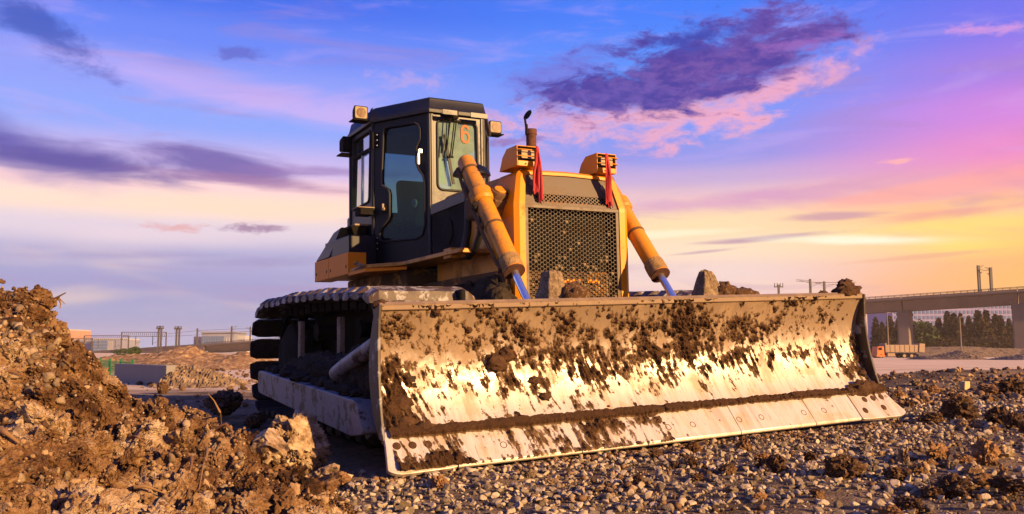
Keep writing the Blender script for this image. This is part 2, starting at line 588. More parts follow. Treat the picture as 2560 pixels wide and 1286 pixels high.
def m_simple(name, col, rough=0.6, metal=0.0, emit=None):
    m, nt, b = newmat(name, rough, metal)
    n = noise(nt, objco(nt), 9.0, 4, 0.6)
    setc(nt, b, 'Base Color', mixc(nt, n, tuple(c * 0.8 for c in col), tuple(min(1, c * 1.15) for c in col)))
    return m
M_chrome = m_simple('chromed_rod', (0.8, 0.88, 1.0), 0.22, 0.95)
M_mirror = m_simple('chrome_handle', (0.55, 0.55, 0.58), 0.35, 0.8)
M_lens = m_simple('lamp_lens', (0.34, 0.25, 0.13), 0.75, 0.0)
M_lens_c = m_simple('cab_lamp_lens', (0.3, 0.235, 0.14), 0.8, 0.0)
M_seat = m_simple('seat_cloth', (0.02, 0.018, 0.022), 0.85)
M_pale = m_simple('pale_plastic', (0.5, 0.55, 0.56), 0.5)
M_paper = m_simple('white_paper', (0.75, 0.76, 0.8), 0.8)
M_six = m_simple('orange_numeral_paint', (0.42, 0.15, 0.06), 0.95)
M_red = m_simple('red_cloth', (0.36, 0.032, 0.034), 0.95)
M_int = m_simple('cab_lining', (0.05, 0.06, 0.065), 0.8)

def m_glass(name, tint, refl=0.6, gcol=(0.9, 0.95, 1, 1), dustf=0.12, dcol=(0.4, 0.42, 0.38, 1)):
    m = bpy.data.materials.new(name)
    m.use_nodes = True
    nt = m.node_tree
    nt.nodes.clear()
    co = objco(nt)
    dust = noise(nt, co, 5.0, 5, 0.6)
    tr = nd(nt, 'ShaderNodeBsdfTransparent', {0: c4(tint)})
    gl = nd(nt, 'ShaderNodeBsdfGlossy', {0: gcol, 1: 0.02})
    df = nd(nt, 'ShaderNodeBsdfDiffuse', {0: dcol})
    fz = mth(nt, 'ADD', 0.04, mth(nt, 'POWER', nd(nt, 'ShaderNodeLayerWeight', {0: 0.5}).outputs['Facing'], 4.0))
    a = nd(nt, 'ShaderNodeMixShader', {0: mth(nt, 'MULTIPLY', fz, refl * 2, clamp=True), 1: tr.outputs[0], 2: gl.outputs[0]})
    b = nd(nt, 'ShaderNodeMixShader', {0: mth(nt, 'MULTIPLY', dust, dustf), 1: a.outputs[0], 2: df.outputs[0]})
    o = nd(nt, 'ShaderNodeOutputMaterial')
    nt.links.new(b.outputs[0], o.inputs[0])
    return m
M_glass_g = m_glass('green_tinted_glass', (0.5, 0.75, 0.62), 1.2, (0.6, 0.8, 0.68, 1), 1.15, (0.2, 0.3, 0.235, 1))
M_glass_d = m_glass('teal_tinted_glass', (0.11, 0.27, 0.33), 0.45, (0.5, 0.75, 0.85, 1), 0.02)
M_glass_s = m_glass('clear_side_glass', (0.75, 0.85, 0.9), 1.2)

def m_blade():
    m, nt, b = newmat('worn_blade_steel', 0.3, 0.4, 0.5)
    co = objco(nt)
    st = noise(nt, scaled(nt, co, (70, 5, 5)), 1.0, 4, 0.6, 0.3)
    st2 = noise(nt, scaled(nt, co, (16, 3, 2.0)), 1.0, 5, 0.6, 0.2)
    n = noise(nt, co, 5.0, 6, 0.65, 0.2)
    z = nd(nt, 'ShaderNodeSeparateXYZ', {0: co}).outputs[2]
    col = mixc(nt, st, (0.5, 0.425, 0.34), (0.68, 0.62, 0.54))
    col = mixc(nt, mth(nt, 'MULTIPLY', sstep(nt, st2, 0.45, 0.75), 0.55), col, (0.34, 0.25, 0.16))
    top = mth(nt, 'MULTIPLY', sstep(nt, mth(nt, 'ADD', z, mth(nt, 'MULTIPLY', n, 0.6)), 0.2, 0.56), 0.9)
    col = mixc(nt, top, col, (0.15, 0.09, 0.042))
    patch = mth(nt, 'MULTIPLY', sstep(nt, mth(nt, 'ADD', mth(nt, 'MULTIPLY', n, 0.7), mth(nt, 'MULTIPLY', st2, 0.3)), 0.47, 0.62), 0.6)
    col = mixc(nt, patch, col, (0.3, 0.21, 0.125))
    scr = mth(nt, 'MULTIPLY', sstep(nt, noise(nt, scaled(nt, co, (130, 8, 3.5)), 1.0, 3, 0.6, 0.6), 0.62, 0.7), 0.7)
    col = mixc(nt, scr, col, (0.16, 0.09, 0.045))
    setc(nt, b, 'Base Color', col)
    setc(nt, b, 'Roughness', mth(nt, 'ADD', mth(nt, 'ADD', 0.35, mth(nt, 'MULTIPLY', patch, 0.35)), mth(nt, 'ADD', mth(nt, 'MULTIPLY', st, 0.16), mth(nt, 'MULTIPLY', top, 0.35)), clamp=True))
    setc(nt, b, 'Metallic', mth(nt, 'SUBTRACT', 0.42, mth(nt, 'MULTIPLY', top, 0.4), clamp=True))
    bump(nt, b, mth(nt, 'ADD', st, mth(nt, 'MULTIPLY', n, 0.6)), 0.12, 0.004)
    return m
M_blade = m_blade()

def m_mud(name, a, c, scale=18, rough=0.9):
    m, nt, b = newmat(name, rough, 0, 0.2)
    co = geopos(nt)
    n = noise(nt, co, scale, 6, 0.7)
    n2 = noise(nt, co, scale * 5, 4, 0.6)
    setc(nt, b, 'Base Color', ramp(nt, mth(nt, 'ADD', mth(nt, 'MULTIPLY', n, 0.7), mth(nt, 'MULTIPLY', n2, 0.3)), [(0.3, a), (0.7, c)]))
    bump(nt, b, mth(nt, 'ADD', n, mth(nt, 'MULTIPLY', n2, 0.5)), 0.8, 0.02)
    return m
M_mud = m_mud('wet_mud', (0.028, 0.014, 0.007), (0.10, 0.05, 0.024))
def m_crust():
    m, nt, b = newmat('caked_mud', 0.92, 0, 0.15)
    co = geopos(nt)
    n = noise(nt, co, 20, 6, 0.7)
    n2 = noise(nt, co, 110, 4, 0.65)
    a = nd(nt, 'ShaderNodeAttribute', attribute_name='mud').outputs['Fac']
    thick = sstep(nt, a, 0.0, 0.22)
    film = ramp(nt, n, [(0.35, (0.11, 0.062, 0.03)), (0.65, (0.2, 0.125, 0.065))])
    cake = ramp(nt, mth(nt, 'ADD', mth(nt, 'MULTIPLY', n, 0.6), mth(nt, 'MULTIPLY', n2, 0.4)), [(0.32, (0.02, 0.01, 0.005)), (0.68, (0.085, 0.042, 0.019))])
    setc(nt, b, 'Base Color', mixc(nt, thick, film, cake))
    al = sstep(nt, mth(nt, 'ADD', a, mth(nt, 'MULTIPLY', mth(nt, 'SUBTRACT', n2, 0.5), 0.55)), -0.11, 0.03)
    setc(nt, b, 'Alpha', al)
    bump(nt, b, mth(nt, 'ADD', n, mth(nt, 'MULTIPLY', n2, 0.6)), 0.9, 0.02)
    return m
M_crust = m_crust()
M_mud_d = m_mud('dark_mud', (0.012, 0.009, 0.007), (0.05, 0.036, 0.022), 9)
M_mud_t = m_mud('dried_mud', (0.14, 0.08, 0.03), (0.42, 0.26, 0.1), 16)

def m_shoe():  # dried mud over steel
    m, nt, b = newmat('muddy_track_steel', 0.55, 0.0, 0.5)
    co = geopos(nt)
    n = noise(nt, co, 7.0, 6, 0.7, 0.4)
    n2 = noise(nt, co, 20.0, 5, 0.65)
    base = mixc(nt, n2, (0.12, 0.11, 0.11), (0.42, 0.4, 0.38))
    col = mixc(nt, sstep(nt, n, 0.40, 0.5), base, (0.06, 0.034, 0.017))
    col = mixc(nt, sstep(nt, n2, 0.55, 0.62), col, (0.03, 0.019, 0.012))
    setc(nt, b, 'Base Color', col)
    bump(nt, b, mth(nt, 'ADD', n, n2), 0.6, 0.012)
    return m
M_shoe = m_shoe()
M_shoe_shade = m_mud('shaded_muddy_shoe', (0.01, 0.008, 0.006), (0.045, 0.032, 0.022), 10)  # shade on the lower and rear shoes, painted in as a darker colour

def m_white_steel(name='mud_splashed_white_steel', lo=0.66, hi=0.76):
    m, nt, b = newmat(name, 0.5, 0.0, 0.4)
    co = objco(nt)
    n = noise(nt, co, 6.0, 6, 0.7, 0.3)
    n2 = noise(nt, co, 26.0, 4, 0.6)
    col = mixc(nt, n2, (0.14, 0.13, 0.13), (0.26, 0.25, 0.255))
    col = mixc(nt, sstep(nt, mth(nt, 'ADD', n, mth(nt, 'MULTIPLY', n2, 0.3)), lo, hi), col, (0.04, 0.026, 0.016))
    setc(nt, b, 'Base Color', col)
    return m
M_wst = m_white_steel()
M_wst_m = m_white_steel('mud_coated_steel', 0.5, 0.62)

def m_stone(name, stops, scale=30, attr=True, rough=0.85, bstr=0.6):
    m, nt, b = newmat(name, rough, 0, 0.25)
    co = geopos(nt)
    n = noise(nt, co, scale, 5, 0.65)
    n2 = noise(nt, co, scale * 4, 3, 0.6)
    if attr:
        r = nd(nt, 'ShaderNodeAttribute', attribute_name='rnd').outputs['Fac']
        f = mth(nt, 'ADD', mth(nt, 'MULTIPLY', r, 0.8), mth(nt, 'MULTIPLY', mth(nt, 'SUBTRACT', n, 0.4), 0.5), clamp=True)
    else:
        f = n
    col = ramp(nt, f, stops)
    col = mixc(nt, mth(nt, 'MULTIPLY', sstep(nt, n2, 0.5, 0.75), 0.4), col, (0.42, 0.3, 0.17))
    setc(nt, b, 'Base Color', col)
    bump(nt, b, mth(nt, 'ADD', n, mth(nt, 'MULTIPLY', n2, 0.4)), bstr, 0.01)
    return m
M_gravel = m_stone('gravel_stone', [(0.0, (0.09, 0.066, 0.042)), (0.3, (0.22, 0.172, 0.115)), (0.6, (0.36, 0.285, 0.19)), (0.85, (0.52, 0.42, 0.29)), (1.0, (0.4, 0.21, 0.08))], 55)
M_gravel_h = m_stone('heap_stone', [(0.0, (0.06, 0.04, 0.024)), (0.3, (0.16, 0.11, 0.062)), (0.6, (0.26, 0.19, 0.115)), (0.85, (0.38, 0.29, 0.19)), (1.0, (0.3, 0.15, 0.06))], 45)
M_clodstuff = m_stone('soil_crumb', [(0.0, (0.025, 0.012, 0.006)), (0.3, (0.085, 0.042, 0.017)), (0.6, (0.19, 0.105, 0.045)), (0.82, (0.32, 0.215, 0.115)), (1.0, (0.46, 0.36, 0.24))], 30)
M_clod_b = m_stone('brown_clod', [(0.25, (0.02, 0.011, 0.006)), (0.55, (0.075, 0.036, 0.014)), (0.8, (0.16, 0.08, 0.03))], 14, False, 0.95, 0.9)
M_clod_o = m_stone('orange_clod', [(0.25, (0.05, 0.024, 0.01)), (0.5, (0.2, 0.1, 0.036)), (0.75, (0.38, 0.22, 0.1))], 16, False, 0.95, 0.9)
M_rock_p = m_stone('pale_crusted_rock', [(0.34, (0.035, 0.02, 0.011)), (0.45, (0.19, 0.12, 0.06)), (0.6, (0.38, 0.28, 0.17)), (0.72, (0.5, 0.4, 0.28))], 13, False, 0.95, 1.0)
M_dust = m_stone('dusty_sandstone', [(0.28, (0.07, 0.045, 0.024)), (0.5, (0.16, 0.112, 0.062)), (0.72, (0.27, 0.2, 0.12))], 16, False, 0.95, 0.8)

def m_soil():
    m, nt, b = newmat('heaped_soil', 0.95, 0, 0.15)
    co = geopos(nt)
    n = noise(nt, co, 2.2, 5, 0.6, 0.4)
    n2 = noise(nt, co, 16, 6, 0.7)
    n3 = noise(nt, co, 80, 3, 0.6)
    nb = noise(nt, co, 1.1, 3, 0.5, 0.5)
    f = mth(nt, 'ADD', mth(nt, 'MULTIPLY', n, 0.6), mth(nt, 'ADD', mth(nt, 'MULTIPLY', n2, 0.35), mth(nt, 'MULTIPLY', n3, 0.15)))
    f = mth(nt, 'ADD', f, mth(nt, 'MULTIPLY', mth(nt, 'SUBTRACT', nb, 0.47), 0.5))
    col = ramp(nt, f, [(0.38, (0.018, 0.009, 0.005)), (0.47, (0.065, 0.03, 0.012)), (0.54, (0.15, 0.078, 0.032)), (0.61, (0.26, 0.158, 0.078)), (0.7, (0.46, 0.35, 0.23))])
    setc(nt, b, 'Base Color', col)
    bump(nt, b, mth(nt, 'ADD', n2, mth(nt, 'MULTIPLY', n3, 0.6)), 1.0, 0.03)
    return m
M_soil = m_soil()

def m_ground():
    m, nt, b = newmat('site_ground', 0.95, 0, 0.15)
    co = geopos(nt)
    s = nd(nt, 'ShaderNodeSeparateXYZ', {0: co})
    n = noise(nt, co, 0.9, 5, 0.6, 0.4)
    n2 = noise(nt, co, 12, 6, 0.7)
    n3 = noise(nt, co, 70, 3, 0.6)
    f = mth(nt, 'ADD', mth(nt, 'MULTIPLY', n, 0.5), mth(nt, 'ADD', mth(nt, 'MULTIPLY', n2, 0.35), mth(nt, 'MULTIPLY', n3, 0.2)))
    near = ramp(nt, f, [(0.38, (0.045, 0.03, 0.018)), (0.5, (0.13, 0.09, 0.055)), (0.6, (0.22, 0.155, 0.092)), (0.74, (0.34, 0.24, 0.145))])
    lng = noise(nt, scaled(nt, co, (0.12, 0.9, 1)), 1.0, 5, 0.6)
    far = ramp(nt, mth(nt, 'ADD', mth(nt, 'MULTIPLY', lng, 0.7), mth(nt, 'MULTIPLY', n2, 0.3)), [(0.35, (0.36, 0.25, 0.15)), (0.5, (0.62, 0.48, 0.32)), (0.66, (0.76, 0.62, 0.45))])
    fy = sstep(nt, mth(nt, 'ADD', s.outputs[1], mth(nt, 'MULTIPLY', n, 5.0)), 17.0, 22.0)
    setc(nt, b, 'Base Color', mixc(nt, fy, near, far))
    bump(nt, b, mth(nt, 'ADD', n2, mth(nt, 'MULTIPLY', n3, 0.6)), mth(nt, 'MULTIPLY', mth(nt, 'SUBTRACT', 1.0, fy), 0.9), 0.025)
    return m
M_ground = m_ground()

def m_concrete(name, col, streak=True):
    m, nt, b = newmat(name, 0.85, 0, 0.3)
    co = objco(nt)
    n = noise(nt, scaled(nt, co, (1, 1, 0.15)), 1.4, 5, 0.6)
    n2 = noise(nt, co, 0.25, 4, 0.6)
    setc(nt, b, 'Base Color', mixc(nt, n2, mixc(nt, n, tuple(c * 0.42 for c in col), col), tuple(min(1, c * 1.1) for c in col)))
    return m
M_conc = m_concrete('viaduct_concrete', (0.2, 0.155, 0.12))
M_conc_w = m_concrete('wall_concrete', (0.22, 0.21, 0.2))
M_metalpole = m_simple('galvanised_mast', (0.06, 0.052, 0.05), 0.6)
M_wire = m_simple('overhead_wire', (0.06, 0.05, 0.05), 0.6)
M_pinkwall = m_concrete('salmon_render', (0.42, 0.22, 0.15))
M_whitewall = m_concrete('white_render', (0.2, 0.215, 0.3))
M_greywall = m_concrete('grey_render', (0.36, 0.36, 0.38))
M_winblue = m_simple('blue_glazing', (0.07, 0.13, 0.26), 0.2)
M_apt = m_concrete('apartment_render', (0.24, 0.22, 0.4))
M_green = m_simple('green_fence_wire', (0.02, 0.14, 0.05), 0.6)
M_twig = m_simple('dry_twig', (0.2, 0.11, 0.045), 0.9)
M_root = m_simple('brown_root', (0.14, 0.065, 0.025), 0.9)
M_bark = m_simple('tree_bark', (0.06, 0.04, 0.028), 0.9)
def m_leaf(name, a, c):
    m, nt, b = newmat(name, 0.8, 0, 0.2)
    r = nd(nt, 'ShaderNodeAttribute', attribute_name='rnd').outputs['Fac']
    setc(nt, b, 'Base Color', mixc(nt, r, a, c))
    return m
M_conif = m_leaf('conifer_needles', (0.016, 0.012, 0.006), (0.05, 0.034, 0.014))
M_bush = m_leaf('bush_leaves', (0.025, 0.045, 0.015), (0.07, 0.09, 0.03))
M_trk_o = m_simple('truck_orange', (0.62, 0.15, 0.025), 0.5)
M_trk_b = m_simple('truck_bed_dust', (0.3, 0.21, 0.13), 0.8)

# ================================================================== the dozer's frame in the world
DZ_A, DZ_R = rad(28), rad(1.2)
DZ_O = Vector((1.10, 6.50, 0.10))
DZ_M = Matrix.Translation(DZ_O) @ (Matrix.Rotation(DZ_A, 4, 'Z') @ Matrix.Rotation(-DZ_R, 4, 'Y'))
_ca, _sa = math.cos(DZ_A), math.sin(DZ_A)

def dz_uv(X, Y):
    dx, dy = X - DZ_O.x, Y - DZ_O.y
    return dx * _ca + dy * _sa, -dx * _sa + dy * _ca

# ================================================================== ground
def ground_base(X, Y):
    """smooth lie of the land: a cross slope under the machine, flat far away"""
    u, v = dz_uv(X, Y)
    w = np.exp(-np.maximum(0, np.abs(v - 2.2) - 3.2) ** 2 / 6.0)
    z = w * (0.085 + 0.043 * np.clip(u, -2.6, 3.4))
    z = z + 0.16 * np.clip((X - 3.0) / 4, 0, 1) * np.clip((Y - 5) / 5, 0, 1) * (1 - w)
    z = z + 0.22 * np.exp(-((Y - 13.5 - 0.15 * (X - 6)) / 1.3) ** 2) * np.clip((X - 4.5) / 2, 0, 1) * np.clip((40 - X) / 10, 0, 1)
    t = np.clip((Y - 28) / 100, 0, 1)
    z = z - 0.56 * t * t * (3 - 2 * t) * np.clip((X + 6) / 12, 0, 1)
    return z

def ground_h(X, Y):
    X = np.asarray(X, float); Y = np.asarray(Y, float)
    sh = X.shape
    x, y = X.ravel(), Y.ravel()
    z = ground_base(x, y)
    near = np.clip((30 - y) / 18, 0, 1) * np.clip((14 - np.abs(x)) / 6, 0, 1)
    z = z + near * (0.05 * fbm(P3(x * 0.8, y * 0.8, 3.1), 3) + 0.035 * fbm(P3(x * 3.2, y * 3.2, 1.7), 4, 0.55, True))
    z = z + np.clip((y - 12) / 20, 0, 1) * 0.10 * fbm(P3(x * 0.25, y * 0.25, 8.8), 4)
    # rutted, lumpy soil between the gravel and the sand on the right
    band = np.exp(-((y - 12.5) / 3.5) ** 2) * np.clip((x - 3.5) / 2.5, 0, 1) * np.clip((20 - x) / 6, 0, 1)
    z = z + band * (0.10 * fbm(P3(x * 1.6, y * 1.6, 5.5), 4, 0.6, True))
    return z.reshape(sh)

def grow(a, b, step, far, k):
    """even spacing between a and b, growing steps out to far"""
    out = list(np.arange(a, b, step))
    s = step
    while out[-1] < far:
        s *= k
        out.append(out[-1] + s)
    return np.array(out)
gx = np.concatenate([-grow(4.5, 4.5 + 1e-6, 0.035, 700, 1.09)[::-1], np.arange(-4.45, 7.2, 0.035), grow(7.2, 7.21, 0.035, 700, 1.09)])
gx = np.unique(np.round(gx, 4))
gy = np.concatenate([np.arange(-7.0, 2.2, 0.4), grow(2.2, 10.5, 0.035, 1000, 1.055)])
GX, GY = np.meshgrid(gx, gy)
GZ = ground_h(GX, GY)
ny, nx = GX.shape
idx = np.arange(nx * ny).reshape(ny, nx)
F = np.stack([idx[:-1, :-1], idx[:-1, 1:], idx[1:, 1:], idx[1:, :-1]], -1).reshape(-1, 4)
me = mesh_np('ground', np.stack([GX, GY, GZ], -1).reshape(-1, 3), F)
smooth(me, 180)
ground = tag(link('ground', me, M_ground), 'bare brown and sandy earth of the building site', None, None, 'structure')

def ray(px, py):
    cp, sp = math.cos(PITCH), math.sin(PITCH)
    x, y = (px - 1280) / FOC, -(py - 643) / FOC
    return np.array([x, cp - sp * y, sp + cp * y])

def on_ground(px, py):
    """the point of the ground seen at a photo pixel"""
    r = ray(px, py)
    Y = np.linspace(2.4, 60, 4000)
    X = r[0] / r[1] * Y
    Z = CAM_H + r[2] / r[1] * Y
    g = ground_h(X, Y)
    k = np.nonzero(Z <= g)[0]
    i = k[0] if len(k) else len(Y) - 1
    return Vector((X[i], Y[i], g[i]))

def at(px, py, Y):
    r = ray(px, py)
    return Vector((r[0] / r[1] * Y, Y, CAM_H + r[2] / r[1] * Y))

# ------------------------------------------------------------------ gravel
def gravel():
    rg = np.random.default_rng(5)
    n = 74000
    Y = rg.uniform(3.3, 12.5, n)
    X = rg.uniform(-0.42, 0.86, n) * Y
    u, v = dz_uv(X, Y)
    keep = np.ones(n, bool)
    keep &= ~((np.abs(u) < 2.2) & (v > -0.18))              # not under the machine
    keep &= ~((u < -2.2) & (v > -0.1) & (rg.uniform(0, 1, n) > 0.25))
    keep &= ~((u < 2.6) & (v > 0.2) & (u > -2.2))
    dens = 0.7 + 2.6 * fbm(P3(X * 0.9, Y * 0.9, 12.0), 3) + 0.9 * np.exp(-((v + 0.75) / 0.75) ** 2) - 0.55 * np.clip((X - 2.2) / 2, 0, 1) * np.clip((6.0 - Y) / 1.5, 0, 1)
    dens = dens - 0.5 * np.clip((Y - 9) / 2, 0, 1) - 0.5 * np.clip((4.2 - Y), 0, 1)
    keep &= rg.uniform(0, 1, n) < np.clip(dens, 0.1, 1) * np.clip(0.3 + 0.05 * Y, 0, 0.7)
    X, Y = X[keep], Y[keep]
    S = 0.006 + 0.027 * rg.uniform(0, 1, len(X)) ** 2.4 + (rg.uniform(0, 1, len(X)) > 0.97) * rg.uniform(0.004, 0.022, len(X))
    Z = ground_h(X, Y) + S * 0.35
    P = np.stack([X, Y, Z], -1)
    nearm = Y < 6.3
    v1 = [rock_shape(100 + k, 3, 0.7, 9, 1.6, 4, False, (1.25, 0.95, 0.85), (0.3, 0.62)) for k in range(14)]
    v0 = [rock_shape(140 + k, 2, 0.9, 6, 1.3, 2, False, (1.25, 0.9, 0.8), (0.3, 0.65)) for k in range(16)]
    big = nearm & (S > 0.017)
    a = scatter('gravel', P[big], S[big], v1, M_gravel, 21)
    b = scatter('gravel', P[~big], S[~big], v0, M_gravel, 22)
    me = a.data
    tag(a, 'coarse grey and tan gravel stones in the foreground', 'gravel', None, 'stuff')
    tag(b, 'fine grey and tan gravel strewn before and beside the blade', 'gravel', None, 'stuff')
    return len(P)
n_gravel = gravel()

# ------------------------------------------------------------------ the big soil heap on the left
SIL = np.array([(-700, 640, 6.0), (-300, 668, 5.7), (-100, 695, 5.6), (0, 716, 5.5), (60, 720, 5.45), (105, 748, 5.4), (150, 798, 5.4), (190, 858, 5.35), (235, 893, 5.3),
                (262, 926, 5.3), (300, 966, 5.25), (350, 990, 5.2), (430, 1010, 5.1), (500, 1036, 4.95), (560, 1056, 4.85), (620, 1082, 4.7), (660, 1118, 4.6),
                (720, 1160, 4.5), (800, 1205, 4.35), (870, 1245, 4.2), (930, 1300, 4.05), (1010, 1380, 3.8)])
_tx = (SIL[:, 0] - 1280) / FOC
_zc = CAM_H + (878 - SIL[:, 1]) * SIL[:, 2] / FOC
def heap_smooth(X, Y):
    t = X / Y
    D = np.interp(t, _tx, SIL[:, 2])
    zc = np.interp(t, _tx, _zc)
    f = np.clip((Y - 1.9) / (D - 1.9), 0, 1)
    z0 = 0.02
    zf = z0 + (zc - z0) * (0.25 * f + 0.75 * f ** 1.35)
    zb = zc - (Y - D) * 1.3
    z = np.where(Y < D, zf, zb)
    return np.where(t > _tx[-1], -0.2, z)
HOLLOWS = []
def heap_h(X, Y):
    x, y = np.ravel(X), np.ravel(Y)
    z = heap_smooth(x, y)
    for (hx_, hy_, rx_, ry_, dp_) in HOLLOWS:
        z = z - dp_ * np.exp(-((x - hx_) / rx_) ** 2 - ((y - hy_) / ry_) ** 2)
    k = np.clip((z + 0.05) / 0.25, 0, 1)
    wx, wy = x + 0.12 * perlin(P3(x * 2, y * 2, 4.0)), y + 0.12 * perlin(P3(x * 2, y * 2, 9.0))
    z = z + k * (0.12 * fbm(P3(wx * 2.3, wy * 2.3, 2.2), 2) + 0.12 * fbm(P3(wx * 5.0, wy * 5.0, z * 3), 3, 0.6, True)
                 + 0.085 * fbm(P3(wx * 13, wy * 13, z * 9), 3, 0.6, True) + 0.04 * fbm(P3(x * 48, y * 48, 1.0), 2, 0.6, True))
    return z.reshape(np.shape(X))
for (px_, py_, Y_, rx_, ry_, dp_) in ((110, 1010, 4.1, 0.22, 0.2, 0.2), (40, 960, 4.3, 0.2, 0.2, 0.14), (480, 1215, 3.5, 0.14, 0.16, 0.14), (150, 850, 5.0, 0.16, 0.2, 0.12),
                                  (590, 1180, 3.9, 0.1, 0.12, 0.1), (300, 1180, 3.4, 0.2, 0.14, 0.1), (380, 1060, 4.3, 0.14, 0.14, -0.08), (250, 1010, 4.5, 0.14, 0.14, -0.07), (545, 1100, 4.3, 0.12, 0.12, -0.07)):
    HOLLOWS.append(((px_ - 1280) / FOC * Y_, Y_, rx_, ry_, dp_))
hx = np.arange(-4.6, -0.3, 0.0125); hy = np.arange(1.9, 6.6, 0.0135)
HX, HY = np.meshgrid(hx, hy)
HZ = heap_h(HX, HY)
# slumped overhangs: push the surface sideways as well as up
wob = 0.045
ox = fbm(P3(HX.ravel() * 7, HY.ravel() * 7, HZ.ravel() * 7), 3).reshape(HX.shape) * wob * 1.6
oy = fbm(P3(HX.ravel() * 7 + 31, HY.ravel() * 7, HZ.ravel() * 7), 3).reshape(HX.shape) * wob * 1.6
ny, nx = HX.shape
idx = np.arange(nx * ny).reshape(ny, nx)
F = np.stack([idx[:-1, :-1], idx[:-1, 1:], idx[1:, 1:], idx[1:, :-1]], -1).reshape(-1, 4)
zmax = np.maximum.reduce([HZ[:-1, :-1], HZ[:-1, 1:], HZ[1:, 1:], HZ[1:, :-1]]).ravel()
gz = ground_base(HX.ravel(), HY.ravel()).reshape(HX.shape)[:-1, :-1].ravel()
F = F[zmax > gz - 0.08]
used = np.unique(F)
remap = -np.ones(nx * ny, int); remap[used] = np.arange(len(used))
V = np.stack([HX + ox, HY + oy, HZ], -1).reshape(-1, 3)[used]
me = mesh_np('soil_heap', V, remap[F])
smooth(me, 180)
heap = tag(link('soil_heap', me, M_soil), 'large lumpy heap of orange brown soil filling the lower left', 'soil heap')

def on_heap(px, py, lift=0.0):
    r = ray(px, py)
    Y = np.linspace(2.0, 6.4, 1500)
    X = r[0] / r[1] * Y
    Z = CAM_H + r[2] / r[1] * Y
    g = np.maximum(heap_h(X, Y), ground_base(X, Y))
    k = np.nonzero(Z <= g + lift)[0]
    i = k[0] if len(k) else len(Y) - 1
    return Vector((X[i], Y[i], g[i]))

def heap_rubble():
    rg = np.random.default_rng(9)
    n = 46000
    Y = 2.3 + 3.6 * rg.uniform(0, 1, n) ** 0.8
    X = rg.uniform(-0.66, -0.12, n) * Y
    Z = heap_h(X, Y)
    ok = (Z > ground_base(X, Y) - 0.03)
    dens = 0.5 + 1.6 * fbm(P3(X * 1.6, Y * 1.6, 3.0), 3)
    ok &= rg.uniform(0, 1, n) < np.clip(dens, 0.08, 1)
    X, Y, Z = X[ok], Y[ok], Z[ok]
    S = 0.0045 + 0.016 * rg.uniform(0, 1, len(X)) ** 4 + (rg.uniform(0, 1, len(X)) > 0.99) * rg.uniform(0.005, 0.03, len(X))
    P = np.stack([X, Y, Z + S * 0.3], -1)
    b = S > 0.017
    v1 = [rock_shape(300 + k, 3, 1.0, 7, 1.7, 4, k % 2 == 0, (1.2, 0.9, 0.75)) for k in range(9)]
    v0 = [rock_shape(340 + k, 1, 0.7, 3) for k in range(10)]
    tag(scatter('soil_crumbs', P[b], S[b], v1, M_clodstuff, 31, None, 0.9), 'larger crumbs and stones bedded in the soil heap', 'rubble', None, 'stuff')
    tag(scatter('soil_crumbs', P[~b], S[~b], v0, M_clodstuff, 32, None, 0.9), 'fine crumbs and grit covering the soil heap', 'rubble', None, 'stuff')
heap_rubble()
def heap_stones():
    """a spill of pale grey stones down the upper flank of the heap"""
    rg = np.random.default_rng(19)
    n = 1900
    t = rg.uniform(0, 1, n)
    px_ = 40 + 170 * t + rg.normal(0, 75, n)
    Y = 5.2 - 1.0 * t + rg.normal(0, 0.2, n)
    px_[1100:] = rg.uniform(0, 620, n - 1100)
    Y[1100:] = rg.uniform(2.6, 5.2, n - 1100)
    X = (px_ - 1280) / FOC * Y
    k = rg.uniform(0, 1, n) < np.clip(0.55 + 2.2 * fbm(P3(X * 2.2, Y * 2.2, 7.0), 3), 0.05, 1)
    X, Y = X[k], Y[k]; n = len(X)
    Z = heap_h(X, Y)
    S = 0.007 + 0.026 * rg.uniform(0, 1, n) ** 3.5
    P = np.stack([X, Y, Z + S * 0.3], -1)
    v1 = [rock_shape(380 + k, 2, 0.7, 9, 1.3, 3, False, (1.2, 0.9, 0.8)) for k in range(8)]
    tag(scatter('stone_spill', P, S, v1, M_gravel_h, 33, None, 0.95), 'spill of pale grey stones down the upper flank of the soil heap', 'rubble', None, 'stuff')
heap_stones()
def heap_clods():
    """coarse torn clods over the whole heap"""
    rg = np.random.default_rng(27)
    n = 720
    Y = rg.uniform(2.5, 5.4, n)
    X = rg.uniform(-0.62, -0.16, n) * Y
    Z = heap_h(X, Y)
    k = Z > ground_base(X, Y)
    X, Y, Z = X[k], Y[k], Z[k]
    S = 0.022 + 0.085 * rg.uniform(0, 1, len(X)) ** 3
    P = np.stack([X, Y, Z + S * 0.15], -1)
    vs_ = []
    for q in range(8):
        V, F = rock_shape(420 + q, 4, 1.3, 1, 1.8, 5, True, (1.2, 1, 0.8))
        V = V * (1 + 0.16 * fbm(V * 6 + q, 3, 0.6, True))[:, None]
        vs_.append((V, F))
    tag(scatter('coarse_clods', P, S, vs_, M_soil, 34, 60, 0.9), 'coarse torn clods of soil lying over the heap', 'rubble', None, 'stuff')
heap_clods()
